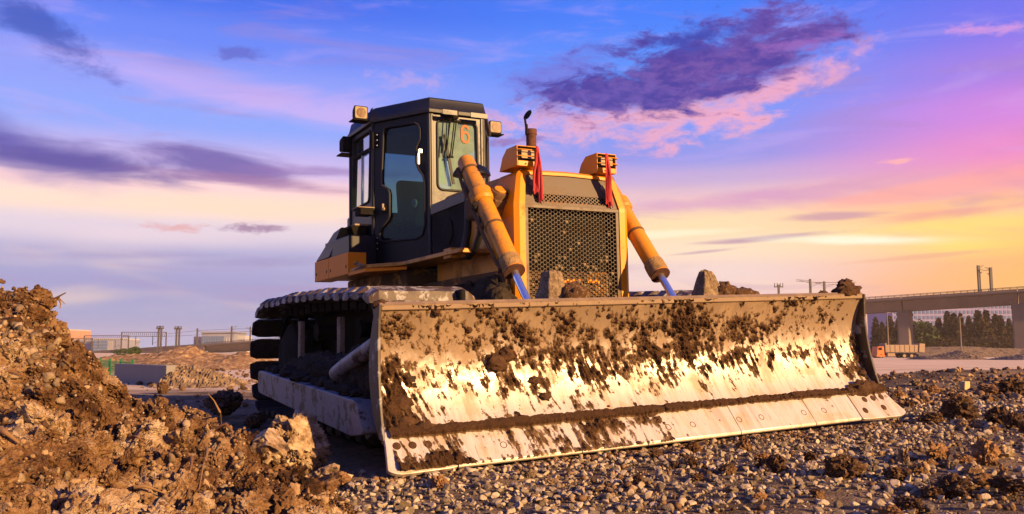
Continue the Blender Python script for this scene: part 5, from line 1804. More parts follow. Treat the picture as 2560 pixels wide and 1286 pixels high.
# ================================================================== loose clods, rocks, roots near the camera
def stone(name, px, py, size, m, label, seed, cat='clod', group=None, flat=(1, 1, 0.8), sub=4, rough=0.8, planes=2, sink=0.35, surf='ground', billow=True):
    p = on_ground(px, py) if surf == 'ground' else on_heap(px, py)
    V, F = rock_shape(seed, sub, rough, planes, 1.5, 5, billow, flat)
    V = V * (1 + 0.13 * fbm(V * 4.5 + seed, 5, 0.65, True))[:, None]
    me = mesh_np(name, V * size, F)
    smooth(me, 50)
    o = link(name, me, m)
    o.location = p + Vector((0, 0, size * flat[2] * (1 - sink) * 0.8))
    o.rotation_euler = (0, 0, seed * 1.7)
    tag(o, label, cat, group)
    return o
stone('rock', 742, 1175, 0.27, M_rock_p, 'large pale crusted rock at the foot of the soil heap beside the blade corner', 901, 'rock', None, (1.0, 0.9, 0.95), 6, 1.1, 1, 0.3, 'heap')
stone('rock', 640, 1070, 0.12, M_clod_b, 'dark shaded clod behind the pale crusted rock', 902, 'clod', None, (1.3, 1, 0.9), 4, 0.8, 1, 0.3)
stone('rock', 565, 1045, 0.36, M_clod_b, 'big dark shaded clod between the soil heap and the rear track', 903, 'clod', None, (1.4, 1, 0.75), 5, 0.8, 1, 0.25)
stone('rock', 405, 985, 0.13, M_clod_b, 'dark upright clod beyond the crest of the soil heap', 904, 'clod', None, (0.9, 0.9, 1.1), 4, 0.8, 1, 0.2)
stone('rock', 668, 1150, 0.14, M_rock_p, 'pale crusted rock leaning on the left of the large rock', 907, 'rock', None, (1.1, 0.9, 0.9), 4, 0.9, 2, 0.35, 'heap')
stone('rock', 820, 1205, 0.12, M_rock_p, 'small pale rock right of the large crusted rock', 905, 'rock', None, (1.2, 1, 0.7), 4, 0.7, 3, 0.3, 'heap')
stone('rock', 850, 1215, 0.075, M_clod_o, 'orange clod at the right foot of the soil heap', 906, 'clod', None, (1.1, 1, 0.8), 4, 0.8, 2, 0.3, 'heap')
for k, (px, py, s, m, lb, fl) in enumerate([
    (1640, 1145, 0.062, M_clod_b, 'dark brown clod lying against the cutting edge', (1.15, 0.9, 0.8)),
    (1728, 1170, 0.048, M_clod_b, 'knobbly dark clod on the gravel below the blade', (1, 0.9, 0.95)),
    (1688, 1172, 0.036, M_clod_b, 'small dark clod left of the knobbly clod', (1.1, 0.9, 0.8)),
    (1762, 1176, 0.028, M_clod_b, 'smallest dark clod right of the knobbly clod', (1, 0.9, 0.8)),
    (1940, 1180, 0.075, M_clod_b, 'round hairy dark brown clod on the open gravel', (1.2, 0.9, 0.8)),
    (1905, 1155, 0.045, M_clod_o, 'tan clod touching the round hairy clod', (1.1, 0.9, 0.7)),
    (1597, 1215, 0.04, M_clod_b, 'dark pebble-like clod among the front gravel', (0.9, 0.9, 1)),
    (2120, 1195, 0.085, M_clod_b, 'blocky grey brown clod in the right foreground', (1.1, 0.9, 0.85)),
    (2080, 1190, 0.055, M_clod_b, 'leaning clod beside the blocky grey brown clod', (0.8, 0.9, 1)),
    (2245, 1200, 0.075, M_clod_b, 'wide low clod right of the blocky clod', (1.5, 0.9, 0.6)),
    (2260, 1160, 0.06, M_rock_p, 'pale upright lump with orange foot on the right', (0.7, 0.7, 1.2)),
    (2345, 1155, 0.11, M_clod_o, 'wedge shaped orange slab of soil on the right', (1.5, 0.9, 0.75)),
    (2375, 1170, 0.06, M_dust, 'flat pale stone in front of the orange slab', (1.5, 1, 0.5)),
    (2410, 1165, 0.055, M_clod_o, 'orange clod at the end of the flat pale stone', (1.1, 1, 0.7)),
    (2465, 1160, 0.08, M_clod_o, 'tall orange clod between clods on the right', (0.8, 0.8, 1.1)),
    (2330, 1060, 0.14, M_clod_b, 'low dark clod beside the blade end bit', (1.5, 1, 0.65)),
    (2398, 1050, 0.17, M_clod_b, 'tall dark clod with crumbling top right of the blade', (1.15, 0.9, 0.95)),
    (2490, 1062, 0.15, M_clod_b, 'square-shouldered dark clod near the right border', (1.1, 0.9, 0.85)),
    (2535, 1072, 0.09, M_clod_b, 'dark clod at the right border of the picture', (0.9, 0.9, 1)),
    (2385, 1245, 0.1, M_clod_b, 'rough grassy clod low in the right foreground', (1.25, 1, 0.75)),
    (2335, 1245, 0.055, M_clod_b, 'small dark clod beside the rough grassy clod', (1.2, 1, 0.6)),
    (2520, 1240, 0.11, M_clod_b, 'broad shaded clod in the lower right corner', (1.4, 1, 0.7)),
    (2275, 1286, 0.06, M_clod_b, 'dark clod cut by the lower border of the picture', (1.2, 1, 0.8)),
    (2225, 1290, 0.05, M_clod_o, 'orange clod cut by the lower border of the picture', (1.4, 1, 0.6)),
    (1900, 1250, 0.05, M_clod_o, 'orange earthy patch clod in the front gravel', (1.6, 1, 0.5)),
    (2120, 1050, 0.05, M_clod_o, 'orange clod lying under the right end of the cutting edge', (1.5, 0.9, 0.6)),
    (2135, 1040, 0.045, M_clod_b, 'dark clod standing against the right end of the cutting edge', (0.9, 0.9, 1)),
    (2070, 1060, 0.04, M_clod_b, 'dark clod under the cutting edge near its right seam', (1.4, 0.9, 0.6)),
    (1320, 1195, 0.07, M_dust, 'large flat tan stone on the gravel before the blade', (1.6, 1, 0.5)),
    (1375, 1212, 0.045, M_rock_p, 'pale stone beside the large flat tan stone', (1.2, 1, 0.7)),
    (1100, 1220, 0.05, M_clod_o, 'orange brown stone in the gravel left of centre', (1.2, 1, 0.7)),
    (985, 1190, 0.04, M_clod_o, 'orange crumb under the left corner of the cutting edge', (1.1, 1, 0.8)),
    (2245, 1000, 0.1, M_clod_o, 'orange clod behind the blade end bit', (1.3, 1, 0.7)),
    (2330, 985, 0.12, M_clod_o, 'tan clod on the ridge right of the blade', (1.3, 1, 0.7)),
    (2470, 985, 0.16, M_clod_o, 'wide orange clod on the ridge near the right border', (1.5, 1, 0.65)),
    (2530, 985, 0.2, M_clod_b, 'big dark clod on the ridge at the right border', (1.3, 1, 0.7)),
    (2475, 1005, 0.11, M_dust, 'smooth tan stone below the wide orange clod', (1.4, 1, 0.6)),
    (2290, 965, 0.1, M_dust, 'pale stone on the ridge just right of the blade', (1.2, 1, 0.7)),
]):
    stone('clod', px, py, s * (0.95 if py < 1080 else 1.25 if px > 1850 else 1.1), m, lb, 930 + k, 'clod' if m not in (M_dust, M_rock_p) else 'stone', None, fl, 5, 1.25, 0)
# squarish yellow piece of brick
p = on_ground(2412, 982)
o = MB().prism(roundpoly([(-0.05, 0), (0.055, 0.01), (0.05, 0.11), (-0.045, 0.1)], 0.012), lambda u, v, t: (u, t, v), -0.035, 0.035).obj('brick_piece', m_simple('yellow_brick', (0.5, 0.36, 0.16), 0.9), None, None, 0.008)
o.location = p + Vector((0, 0, 0.03)); o.rotation_euler = (0, 0.1, 0.5)
tag(o, 'pale yellow broken brick standing on the ridge to the right', 'brick')

# rubble of the ridge and the sand behind, right side
def far_rubble():
    rg = np.random.default_rng(15)
    n = 8200
    Y = rg.uniform(8.5, 19, n)
    X = rg.uniform(0.33, 0.84, n) * Y
    d = 0.5 + 1.5 * fbm(P3(X * 0.7, Y * 0.7, 4.0), 3) - 0.7 * np.clip((Y - 14.5) / 1.5, 0, 1)
    k = rg.uniform(0, 1, n) < np.clip(d, 0.02, 1)
    X, Y = X[k], Y[k]
    S = 0.018 + 0.05 * rg.uniform(0, 1, len(X)) ** 3
    P = np.stack([X, Y, ground_h(X, Y) + S * 0.3], -1)
    v0 = [rock_shape(740 + k, 2, 0.9, 6, 1.4, 3, False, (1.25, 1, 0.8), (0.3, 0.65)) for k in range(10)]
    tag(scatter('ridge_rubble', P, S, v0, M_clodstuff, 41), 'crumbled brown rubble covering the low ridge at right', 'rubble', None, 'stuff')
    # left middle distance
    n = 5000
    Y = rg.uniform(7, 60, n) ** 1.0
    X = rg.uniform(-0.5, -0.2, n) * Y
    u, v = dz_uv(X, Y)
    d = 0.35 + 1.5 * fbm(P3(X * 0.35, Y * 0.35, 24.0), 3)
    k = (rg.uniform(0, 1, n) < np.clip(d, 0.02, 1)) & ((u < -2.4) | (v > 5.6))
    X, Y = X[k], Y[k]
    S = (0.02 + 0.06 * rg.uniform(0, 1, len(X)) ** 4) * np.clip(Y / 14, 0.6, 2.0)
    P = np.stack([X, Y, ground_h(X, Y) + S * 0.3], -1)
    tag(scatter('field_rubble', P, S, v0, M_clodstuff, 42), 'scattered tan rubble on the sandy ground behind the heap', 'rubble', None, 'stuff')
far_rubble()

# dry branches and roots
def twig(name, pts, r, m, label, cat='branch', extra=()):
    mb = MB().tube(pts, [r * (1 - 0.75 * i / (len(pts) - 1)) for i in range(len(pts))], 7)
    for e in extra:
        mb.tube(e, [r * 0.5 * (1 - 0.6 * i / (len(e) - 1)) for i in range(len(e))], 6)
    o = mb.obj(name, m, None, 60)
    return tag(o, label, cat)
Yb = 5.3
twig('dry_branch', [at(118, 765, Yb), at(124, 752, Yb), at(140, 745, Yb - 0.02), at(165, 732, Yb - 0.05)], 0.012, M_twig, 'forked dry branch sticking out of the top of the soil heap', 'branch',
     [[at(140, 745, Yb), at(150, 748, Yb), at(162, 760, Yb)], [at(126, 772, Yb), at(138, 757, Yb), at(150, 742, Yb - .03)], [at(147, 748, Yb), at(152, 760, Yb), at(150, 772, Yb)]])
def hp(px, py, up=0.0): 
    v = on_heap(px, py); return v + Vector((0, -0.02, up + 0.01))
twig('root', [hp(565, 1075), hp(562, 1060, 0.05), at(550, 1030, 4.75), at(535, 1002, 4.75), at(520, 985, 4.75)], 0.008, M_twig, 'long thin dry stem rising from the right shoulder of the heap', 'stem')
a = on_heap(560, 1085)
twig('root', [a + Vector(v) for v in ((-.05, 0, .02), (0.02, -.03, .05), (.07, -.05, .0), (.08, -.07, -.06), (.04, -.09, -.1))], 0.012, M_root, 'curling brown root on the right shoulder of the heap', 'root')
for k, (p0, p1, lb) in enumerate([((520, 1130), (500, 1240), 'straight root hanging down the middle of the heap'), ((480, 1150), (475, 1255), 'thin root left of the straight hanging root'),
                                  ((0, 1085), (55, 1118), 'thick orange stick at the left border of the heap'), ((5, 940), (78, 952), 'thin stick lying across the dark hollow of the heap'),
                                  ((340, 1225), (420, 1245), 'flat broken root near the bottom of the heap'), ((330, 1100), (370, 1125), 'short root stub in the middle of the heap')]):
    a, b = on_heap(*p0), on_heap(*p1)
    md = (a + b) / 2 + Vector((0.01, -0.05, 0.03))
    twig('root', [a + Vector((0, -.01, .01)), a.lerp(md, 0.5) + Vector((.008, -.015, .01)), md, b + Vector((0, -.02, .015))], 0.009 if k != 2 else 0.018, M_root if k % 2 else M_twig, lb, 'root' if k not in (2, 3) else 'stick')
p = on_ground(1730, 1115)
twig('straw', [p + Vector(v) for v in ((-.05, -.02, .01), (0.02, -.02, .02), (.09, 0, .035), (.14, .03, .06))], 0.0035, M_twig, 'pale straw lying on the gravel under the blade', 'straw')
p = on_ground(1420, 1240)
twig('straw', [p + Vector(v) for v in ((-.03, .05, .02), (0, 0, .02), (.03, -.06, .015))], 0.003, M_twig, 'thin dark straw in the gravel left of centre', 'straw')

# ================================================================== middle distance, left: mounds, wall, fence
def mound(px0, px1, base_py, tops, Y, depth, m, label, seed, amp=0.25):
    """a dirt mound: crest heights given along its width; tops = [(px, py)...] of its skyline"""
    x0, x1 = at(px0, 878, Y).x, at(px1, 878, Y).x
    nxm, nym = 150, 46
    X = np.linspace(x0, x1, nxm); D = np.linspace(-1, 1, nym)
    zc = np.interp(X, [at(p, 0, Y).x for p, _ in tops], [max(0.05, at(p, q, Y).z) for p, q in tops])
    XX, DD = np.meshgrid(X, D)
    e = np.clip((XX - x0) / (x1 - x0), 0, 1)
    env = np.clip(np.minimum(e, 1 - e) * 8, 0, 1) ** 0.6
    g0 = ground_base(XX.ravel(), (Y + DD * depth).ravel()).reshape(XX.shape) - 0.06
    Z = g0 + (zc[None, :] - g0) * np.clip(1 - np.abs(DD) ** 1.3, 0, 1) * env
    P = P3(XX.ravel(), (DD * depth).ravel(), 0.0)
    s = 1.0 / max(0.3, zc.max())
    hgt = Z.ravel()
    k = np.clip((hgt - g0.ravel()) * s * 3, 0, 1)
    hgt = hgt + k * amp * zc.max() * (fbm(P * 1.8 * s + seed, 4, 0.6, True) + 0.9 * fbm(P * 6 * s + seed, 4, 0.65, True))
    dx = 0.12 * zc.max() * fbm(P * 4 * s + seed + 50, 3)
    V = np.stack([XX.ravel() + dx, Y + (DD * depth).ravel(), hgt], -1)
    idx = np.arange(nxm * nym).reshape(nym, nxm)
    F = np.stack([idx[:-1, :-1], idx[:-1, 1:], idx[1:, 1:], idx[1:, :-1]], -1).reshape(-1, 4)
    me = mesh_np('dirt_mound', V, F)
    smooth(me, 60)
    return tag(link('dirt_mound', me, m), label, 'dirt mound', 'dirt mounds on the site')
M_mound = m_stone('mound_earth', [(0.3, (0.1, 0.055, 0.025)), (0.5, (0.24, 0.14, 0.065)), (0.7, (0.42, 0.29, 0.16))], 2.2, False, 0.95, 1.0)
M_mound2 = m_stone('grey_mound_earth', [(0.3, (0.05, 0.038, 0.026)), (0.5, (0.17, 0.115, 0.065)), (0.7, (0.36, 0.27, 0.17))], 3.5, False, 0.95, 1.0)
mound(215, 700, 900, [(215, 895), (280, 892), (330, 889), (370, 888), (430, 884), (455, 876), (490, 866), (520, 868), (545, 882), (600, 888), (640, 880), (700, 884)], 46, 4.0, M_mound, 'long orange ridge of dug earth below the viaduct at left', 1.0, 0.2)
mound(250, 640, 930, [(250, 908), (310, 904), (380, 900), (440, 893), (500, 897), (560, 905), (640, 910)], 36, 3.0, M_mound, 'lower orange mound in front of the long earth ridge', 2.0)
mound(330, 530, 940, [(330, 922), (400, 910), (470, 908), (530, 918)], 27, 2.0, M_mound2, 'grey brown rubble bank behind the concrete wall', 3.0, 0.35)
mound(425, 615, 965, [(425, 930), (455, 918), (500, 915), (540, 922), (575, 930), (615, 950)], 19.5, 1.5, M_mound2, 'grey brown rubble mound beside the end of the concrete wall', 4.0, 0.4)
mound(2285, 2440, 900, [(2285, 892), (2320, 884), (2350, 877), (2375, 884), (2440, 893)], 120, 5.0, M_mound2, 'small heap of rubble to the right of the dump truck', 5.0, 0.35)
mound(2180, 2900, 900, [(2180, 872), (2280, 868), (2360, 866), (2440, 870), (2500, 872), (2600, 860), (2900, 868)], 175, 10.0, M_mound2, 'long weedy earth bank behind the dump truck', 6.0, 0.2)
mound(2500, 2800, 900, [(2500, 888), (2560, 872), (2620, 868), (2800, 885)], 110, 6.0, M_mound2, 'brown earth bank at the right border below the viaduct pier', 7.0, 0.25)
# concrete wall, rotated so that its end face catches the sun
w0, w1 = at(296, 950, 21.5), at(426, 958, 19.0)
mb = MB()
d = Vector((w1.x - w0.x, w1.y - w0.y, 0)); L = d.length
mb.box((0, 0, 0.02), (L, 0.2, 0.84))
o = mb.obj('concrete_wall', M_conc_w, None, None, 0.012)
o.location = ((w0.x + w1.x) / 2, (w0.y + w1.y) / 2, 0); o.rotation_euler = (0, 0, math.atan2(d.y, d.x))
tag(o, 'low grey concrete wall standing behind the soil heap', 'wall')
f0, f1 = at(250, 905, 24), at(332, 912, 21)
gf = empty('mesh_fence', (f0.x, f0.y, 0))
tag(gf, 'low green wire mesh fence above the concrete wall', 'fence')
fd = Vector((f1.x - f0.x, f1.y - f0.y, 0))
for k in range(4):
    p = fd * (k / 3)
    MB().box((p.x, p.y, 0.27), (0.05, 0.05, 0.56)).obj('post', M_green, gf)
mb = MB()
for k in range(8):
    mb.tube([(0, 0, 0.08 + k * 0.055), (fd.x, fd.y, 0.08 + k * 0.055)], 0.006, 4)
for k in range(46):
    p = fd * (k / 45); mb.tube([(p.x, p.y, 0.05), (p.x, p.y, 0.5)], 0.005, 4)
mb.obj('wire_mesh', M_green, gf)

# ================================================================== viaduct
VA = Vector((-92.7, 304.0, 4.3)); VB = Vector((82.5, 200.0, 12.9))       # top of the railing
vd = VB - VA
def vp(X):
    return VA + vd * ((X - VA.x) / vd.x)
vdir = vd.normalized(); vh = Vector((vd.x, vd.y, 0)).normalized(); vn = Vector((vh.y, -vh.x, 0))       # vn: towards the camera
via = empty('viaduct', vp(0) * 1.0)
via.location.z = 0
tag(via, 'long concrete railway viaduct climbing from left to right behind the site', 'viaduct')
org = via.location.copy()
def vpt(X, off, dz):
    p = vp(X) + vn * off - org
    return Vector((p.x, p.y, p.z + dz))
def vbeam(name, X0, X1, sec, m, parent=via):
    mb = MB()
    n = len(sec)
    vs = [vpt(X0, a, b) for a, b in sec] + [vpt(X1, a, b) for a, b in sec]
    mb.add(vs, [tuple(range(n))[::-1], tuple(range(n, 2 * n))] + [(i, (i + 1) % n, n + (i + 1) % n, n + i) for i in range(n)])
    return mb.obj(name, m, parent)
piers = [86.4 + 19.3 * k for k in range(-10, 5)]
for k, X in enumerate(piers[:-1]):
    a, b = X, piers[k + 1]
    vbeam('girder', a + 0.08, b - 0.08, [(0.2, -1.35), (0.0, -1.7), (-1.1, -3.45), (-7.0, -3.45), (-8.2, -1.7), (-8.4, -1.35)], M_conc)
    vbeam('deck', a + 0.04, b - 0.04, [(0.9, -0.75), (0.9, -1.2), (0.2, -1.33), (-8.4, -1.33), (-9.1, -1.2), (-9.1, -0.75)], M_conc)
    vbeam('parapet', a + 0.04, b - 0.04, [(1.0, -0.45), (1.0, -1.0), (0.92, -1.0), (0.92, -0.45)], M_conc)
    mb = MB()
    for z in (0.0, -0.2):
        mb.bar(vpt(a, 0.95, z - 0.03), vpt(b, 0.95, z - 0.03), 0.1, 0.1)
    for q in range(17):
        X2 = a + (b - a) * q / 17
        mb.box(vpt(X2, 0.95, -0.22), (0.12, 0.12, 0.45))
    mb.obj('railing', M_metalpole, via)
# the low approach on the far left
vbeam('deck', piers[0] - 75, piers[0], [(0.9, -0.75), (0.9, -2.4), (-9.1, -2.4), (-9.1, -0.75)], M_conc)
vbeam('parapet', piers[0] - 75, piers[0], [(1.0, -0.3), (1.0, -1.0), (0.92, -1.0), (0.92, -0.3)], M_conc)
for X in piers:
    t = vp(X)
    h = t.z - 3.45
    if h < 1.0: continue
    c = vpt(X, -4.05, 0)
    rz = math.atan2(vh.y, vh.x)
    R3 = Matrix.Rotation(rz, 3, 'Z')
    mb = MB()
    poly = [(-1.3, -2.6), (-1.0, -2.9), (1.0, -2.9), (1.3, -2.6), (1.3, 2.6), (1.0, 2.9), (-1.0, 2.9), (-1.3, 2.6)]
    def fn(u, v, z, c=c, R3=R3):
        q = R3 @ Vector((u, v, 0)); return (c.x + q.x, c.y + q.y, z)
    mb.prism(poly, fn, -1.0, h - 0.05)
    mb.prism([(u * 1.12, v * 1.08) for u, v in poly], fn, h - 1.0, h - 0.52)
    mb.obj('pier', M_conc, via)

# masts and portals on the viaduct
def mast(px, py_top, py_base, label, arms=((0.15, 1.4),), w=0.32, group='catenary masts on the viaduct', name='catenary_mast', Y=None, off=-1.0, up=None):
    tx = (px - 1280) / FOC
    # where the viaduct's near edge crosses this direction
    X = (VA.x * 0 + (VA.y - vd.y / vd.x * VA.x) * tx) / (1 - vd.y / vd.x * tx)
    p = vp(X)
    Yv = p.y if Y is None else Y
    top = at(px, py_top, Yv); base = at(px, py_base, Yv)
    t = empty(name, (base.x, base.y, base.z))
    h = top.z - base.z
    MB().box((0, 0, h / 2 - 0.6), (w, w, h + 1.2)).obj('pole', M_metalpole, t)
    for (fz, ln) in arms:
        MB().bar((0, 0, h * (1 - fz)), (ln, 0, h * (1 - fz) + 0.25), 0.09, 0.09).bar((0, 0, h * (1 - fz) - 0.6), (ln * 0.8, 0, h * (1 - fz) + 0.15), 0.06, 0.06).obj('bracket_arm', M_metalpole, t)
    tag(t, label, 'mast', group)
    return t
mast(2449, 664, 729, 'tall catenary mast on the viaduct near the right border', ((0.05, 1.2), (0.3, 0.8)), 0.5)
mast(2479, 669, 727, 'slightly shorter mast right of the tall catenary mast on the viaduct', ((0.05, -1.2), (0.3, -0.8)), 0.5)
mast(2027, 698, 752, 'catenary mast rising behind the blade top beside its twin', ((0.08, -3.2), (0.25, 2.5)), 0.45)
mast(2062, 704, 752, 'shorter catenary mast rising behind the blade top', ((0.1, -2.6), (0.2, 2.8)), 0.45)
t = mast(1948, 712, 770, 'antenna mast with a ring of panels behind the blade top', (), 0.5, None, 'antenna_mast', 240)
hh = at(1948, 712, 240).z - at(1948, 770, 240).z
for zz in (0.0, -3.4):
    MB().box((0, 0, hh + zz - 0.6), (2.4, 0.4, 0.25)).obj('antenna_frame', M_metalpole, t)
for dx in (-1.1, -0.4, 0.4, 1.1):
    MB().box((dx, -0.2, hh - 0.2), (0.18, 0.15, 1.2)).obj('antenna_panel', M_metalpole, t)
for (pxs, yt, yb, lb) in (((395, 401.5), 821, 869, 'pair of floodlight columns on the left viaduct beside the portal frames'), ((440, 447), 822, 867, 'pair of floodlight columns next left of the single pole')):
    Yv = 320
    t = empty('floodlight_tower', at(pxs[0], yb, Yv))
    tag(t, lb, 'tower', 'floodlight columns on the viaduct')
    for q in pxs:
        b = at(q, yb, Yv) - t.location; h = at(q, yt, Yv).z - at(q, yb, Yv).z
        MB().box((b.x, 0, h / 2 - 1), (0.55, 0.55, h + 2)).obj('column', M_metalpole, t)
        MB().box((b.x, 0, h), (1.5, 1.2, 0.5)).box((b.x, 0, h + 0.6), (1.3, 1.0, 0.25)).box((b.x - 0.6, 0, h + 0.3), (0.15, 0.3, 1.2)).box((b.x + 0.6, 0, h + 0.3), (0.15, 0.3, 1.2)).obj('lamp_cluster', M_metalpole, t)
mast(492, 821, 863, 'single bare pole on the left viaduct', ((0.2, 0.9),), 0.45)
mast(578, 816, 857, 'signal mast in front of the columned building', ((0.05, 2.0), (0.2, 1.6)), 0.5)
mast(625, 817, 856, 'catenary mast beside the rear track of the bulldozer', ((0.1, -1.6),), 0.4)
for (xa, xb, yt, yb, lb) in ((304.5, 416, 831, 869, 'nearest catenary portal frame spanning the left viaduct'), (211, 322, 839.5, 874, 'middle catenary portal frame behind the soil heap slope'), (150, 231, 846, 876, 'farthest catenary portal frame half hidden by the soil heap')):
    Yv = 322
    A_, B_ = at(xa, yt, Yv), at(xb, yt, Yv)
    t = empty('catenary_portal', (A_.x, Yv, 0)); tag(t, lb, 'gantry', 'catenary portals on the viaduct')
    for p, px_ in ((A_, xa), (B_, xb)):
        zb = at(px_, yb, Yv).z
        MB().box((p.x - A_.x, 0, (p.z + zb) / 2 - 0.6), (0.36, 0.36, p.z - zb + 1.2)).obj('post', M_metalpole, t)
    Lp = B_.x - A_.x
    mb = MB()
    mb.bar((0, 0, A_.z), (Lp, 0, A_.z), 0.2, 0.2).bar((0, 0, A_.z - 1.5), (Lp, 0, A_.z - 1.5), 0.2, 0.2)
    nb = 22
    for k in range(nb):
        xx = Lp * k / nb
        mb.bar((xx, 0, A_.z - 1.5), (xx + Lp / nb * (0.5), 0, A_.z), 0.12, 0.12)
    mb.obj('truss', M_metalpole, t)
    for fx in (0.32, 0.7):
        MB().bar((Lp * fx, 0, A_.z - 1.5), (Lp * fx, 0, A_.z - 4.6), 0.2, 0.2).bar((Lp * fx, 0, A_.z - 4.0), (Lp * fx + 1.8, 0, A_.z - 3.4), 0.1, 0.1).obj('hanger', M_metalpole, t)
for k, (pts, lb) in enumerate([([(420, 835, 322), (492, 827, 305), (578, 823, 296), (640, 822, 285)], 'upper overhead wire above the left viaduct'),
                               ([(420, 841, 322), (492, 838, 305), (578, 832, 296), (640, 828, 285)], 'lower overhead wire above the left viaduct'),
                               ([(1990, 703, 212), (2027, 706, 210), (2062, 707, 207), (2140, 706, 204)], 'overhead wire by the masts behind the blade'),
                               ([(2449, 674, 190), (2464, 677, 189), (2479, 674, 187)], 'short wire between the two masts near the right border')]):
    o = MB().tube([at(*p) for p in pts], 0.05, 5).obj('overhead_wire', M_wire)
    tag(o, lb, 'wire')

# ================================================================== buildings far away
def building(name, px0, px1, py_top, Y, depth, m, label, rot=0.0, cols=0, rows=0, side=0.35, band=None, wmat=None, cornice=0.0):
    a, b = at(px0, 0, Y), at(px1, 0, Y)
    top = at(px0, py_top, Y).z
    t = empty(name, ((a.x + b.x) / 2, Y, -4)); tag(t, label, 'building')
    W_, H_ = b.x - a.x, top + 4
    MB().box((0, depth / 2, H_ / 2), (W_, depth, H_)).obj('wall', m, t)
    if cornice:
        MB().box((0, depth / 2, H_ + cornice / 2), (W_ + cornice * 2, depth + cornice * 2, cornice)).obj('roof', m, t)
    else:
        MB().box((0, depth / 2, H_ + 0.3), (W_ * 0.99, depth * 0.99, 0.6)).obj('roof', M_greywall, t)
    return t, W_, H_
def windows(t, x0, x1, z0, z1, nc, nr, m, frac=(0.7, 0.6), y=-0.02, merge=False):
    cw, rh = (x1 - x0) / nc, (z1 - z0) / nr
    me = MB().box((0, 0, 0), (cw * frac[0], 0.3, rh * frac[1])).mesh('window')
    for i in range(nc):
        for j in range(nr):
            o = link('window', me, m, t)
            o.location = (x0 + cw * (i + 0.5), y, z0 + rh * (j + 0.5))
t, W_, H_ = building('tower_block', 150, 210, 826, 430, 25, M_pinkwall, 'salmon pink tower block at the edge of the soil heap')
windows(t, -W_ / 2, W_ / 2 - 2, 10, H_ - 1, 5, 5, M_whitewall, (0.5, 0.5))
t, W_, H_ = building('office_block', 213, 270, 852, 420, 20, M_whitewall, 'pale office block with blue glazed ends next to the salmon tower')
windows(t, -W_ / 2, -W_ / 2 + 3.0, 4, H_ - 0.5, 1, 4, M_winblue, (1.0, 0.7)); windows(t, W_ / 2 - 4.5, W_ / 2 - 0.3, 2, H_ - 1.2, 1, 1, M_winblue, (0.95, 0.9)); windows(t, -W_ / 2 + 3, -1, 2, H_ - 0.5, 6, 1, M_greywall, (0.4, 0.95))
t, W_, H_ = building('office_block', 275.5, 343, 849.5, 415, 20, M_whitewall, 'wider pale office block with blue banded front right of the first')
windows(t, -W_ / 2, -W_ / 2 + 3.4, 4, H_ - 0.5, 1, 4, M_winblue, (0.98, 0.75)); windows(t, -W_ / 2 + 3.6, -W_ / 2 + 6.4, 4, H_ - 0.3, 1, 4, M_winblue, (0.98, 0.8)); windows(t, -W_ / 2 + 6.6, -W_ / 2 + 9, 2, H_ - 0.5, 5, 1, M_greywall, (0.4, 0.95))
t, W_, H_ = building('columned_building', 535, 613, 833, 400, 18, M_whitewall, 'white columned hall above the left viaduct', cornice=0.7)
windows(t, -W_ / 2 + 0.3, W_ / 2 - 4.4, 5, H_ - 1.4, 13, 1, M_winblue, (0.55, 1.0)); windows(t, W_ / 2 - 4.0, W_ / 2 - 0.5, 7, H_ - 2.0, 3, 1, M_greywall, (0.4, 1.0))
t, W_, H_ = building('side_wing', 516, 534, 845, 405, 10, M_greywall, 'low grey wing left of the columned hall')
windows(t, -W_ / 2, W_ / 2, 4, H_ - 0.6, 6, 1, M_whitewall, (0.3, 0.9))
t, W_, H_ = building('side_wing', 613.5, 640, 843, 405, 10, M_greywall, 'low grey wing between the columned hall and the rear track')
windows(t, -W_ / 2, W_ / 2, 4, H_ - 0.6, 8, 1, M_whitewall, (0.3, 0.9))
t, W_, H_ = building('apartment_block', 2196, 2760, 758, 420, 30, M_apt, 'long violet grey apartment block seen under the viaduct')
windows(t, -W_ / 2 + 0.5, W_ / 2 - 22, 9, H_ - 0.5, 46, 7, M_winblue, (0.62, 0.62))

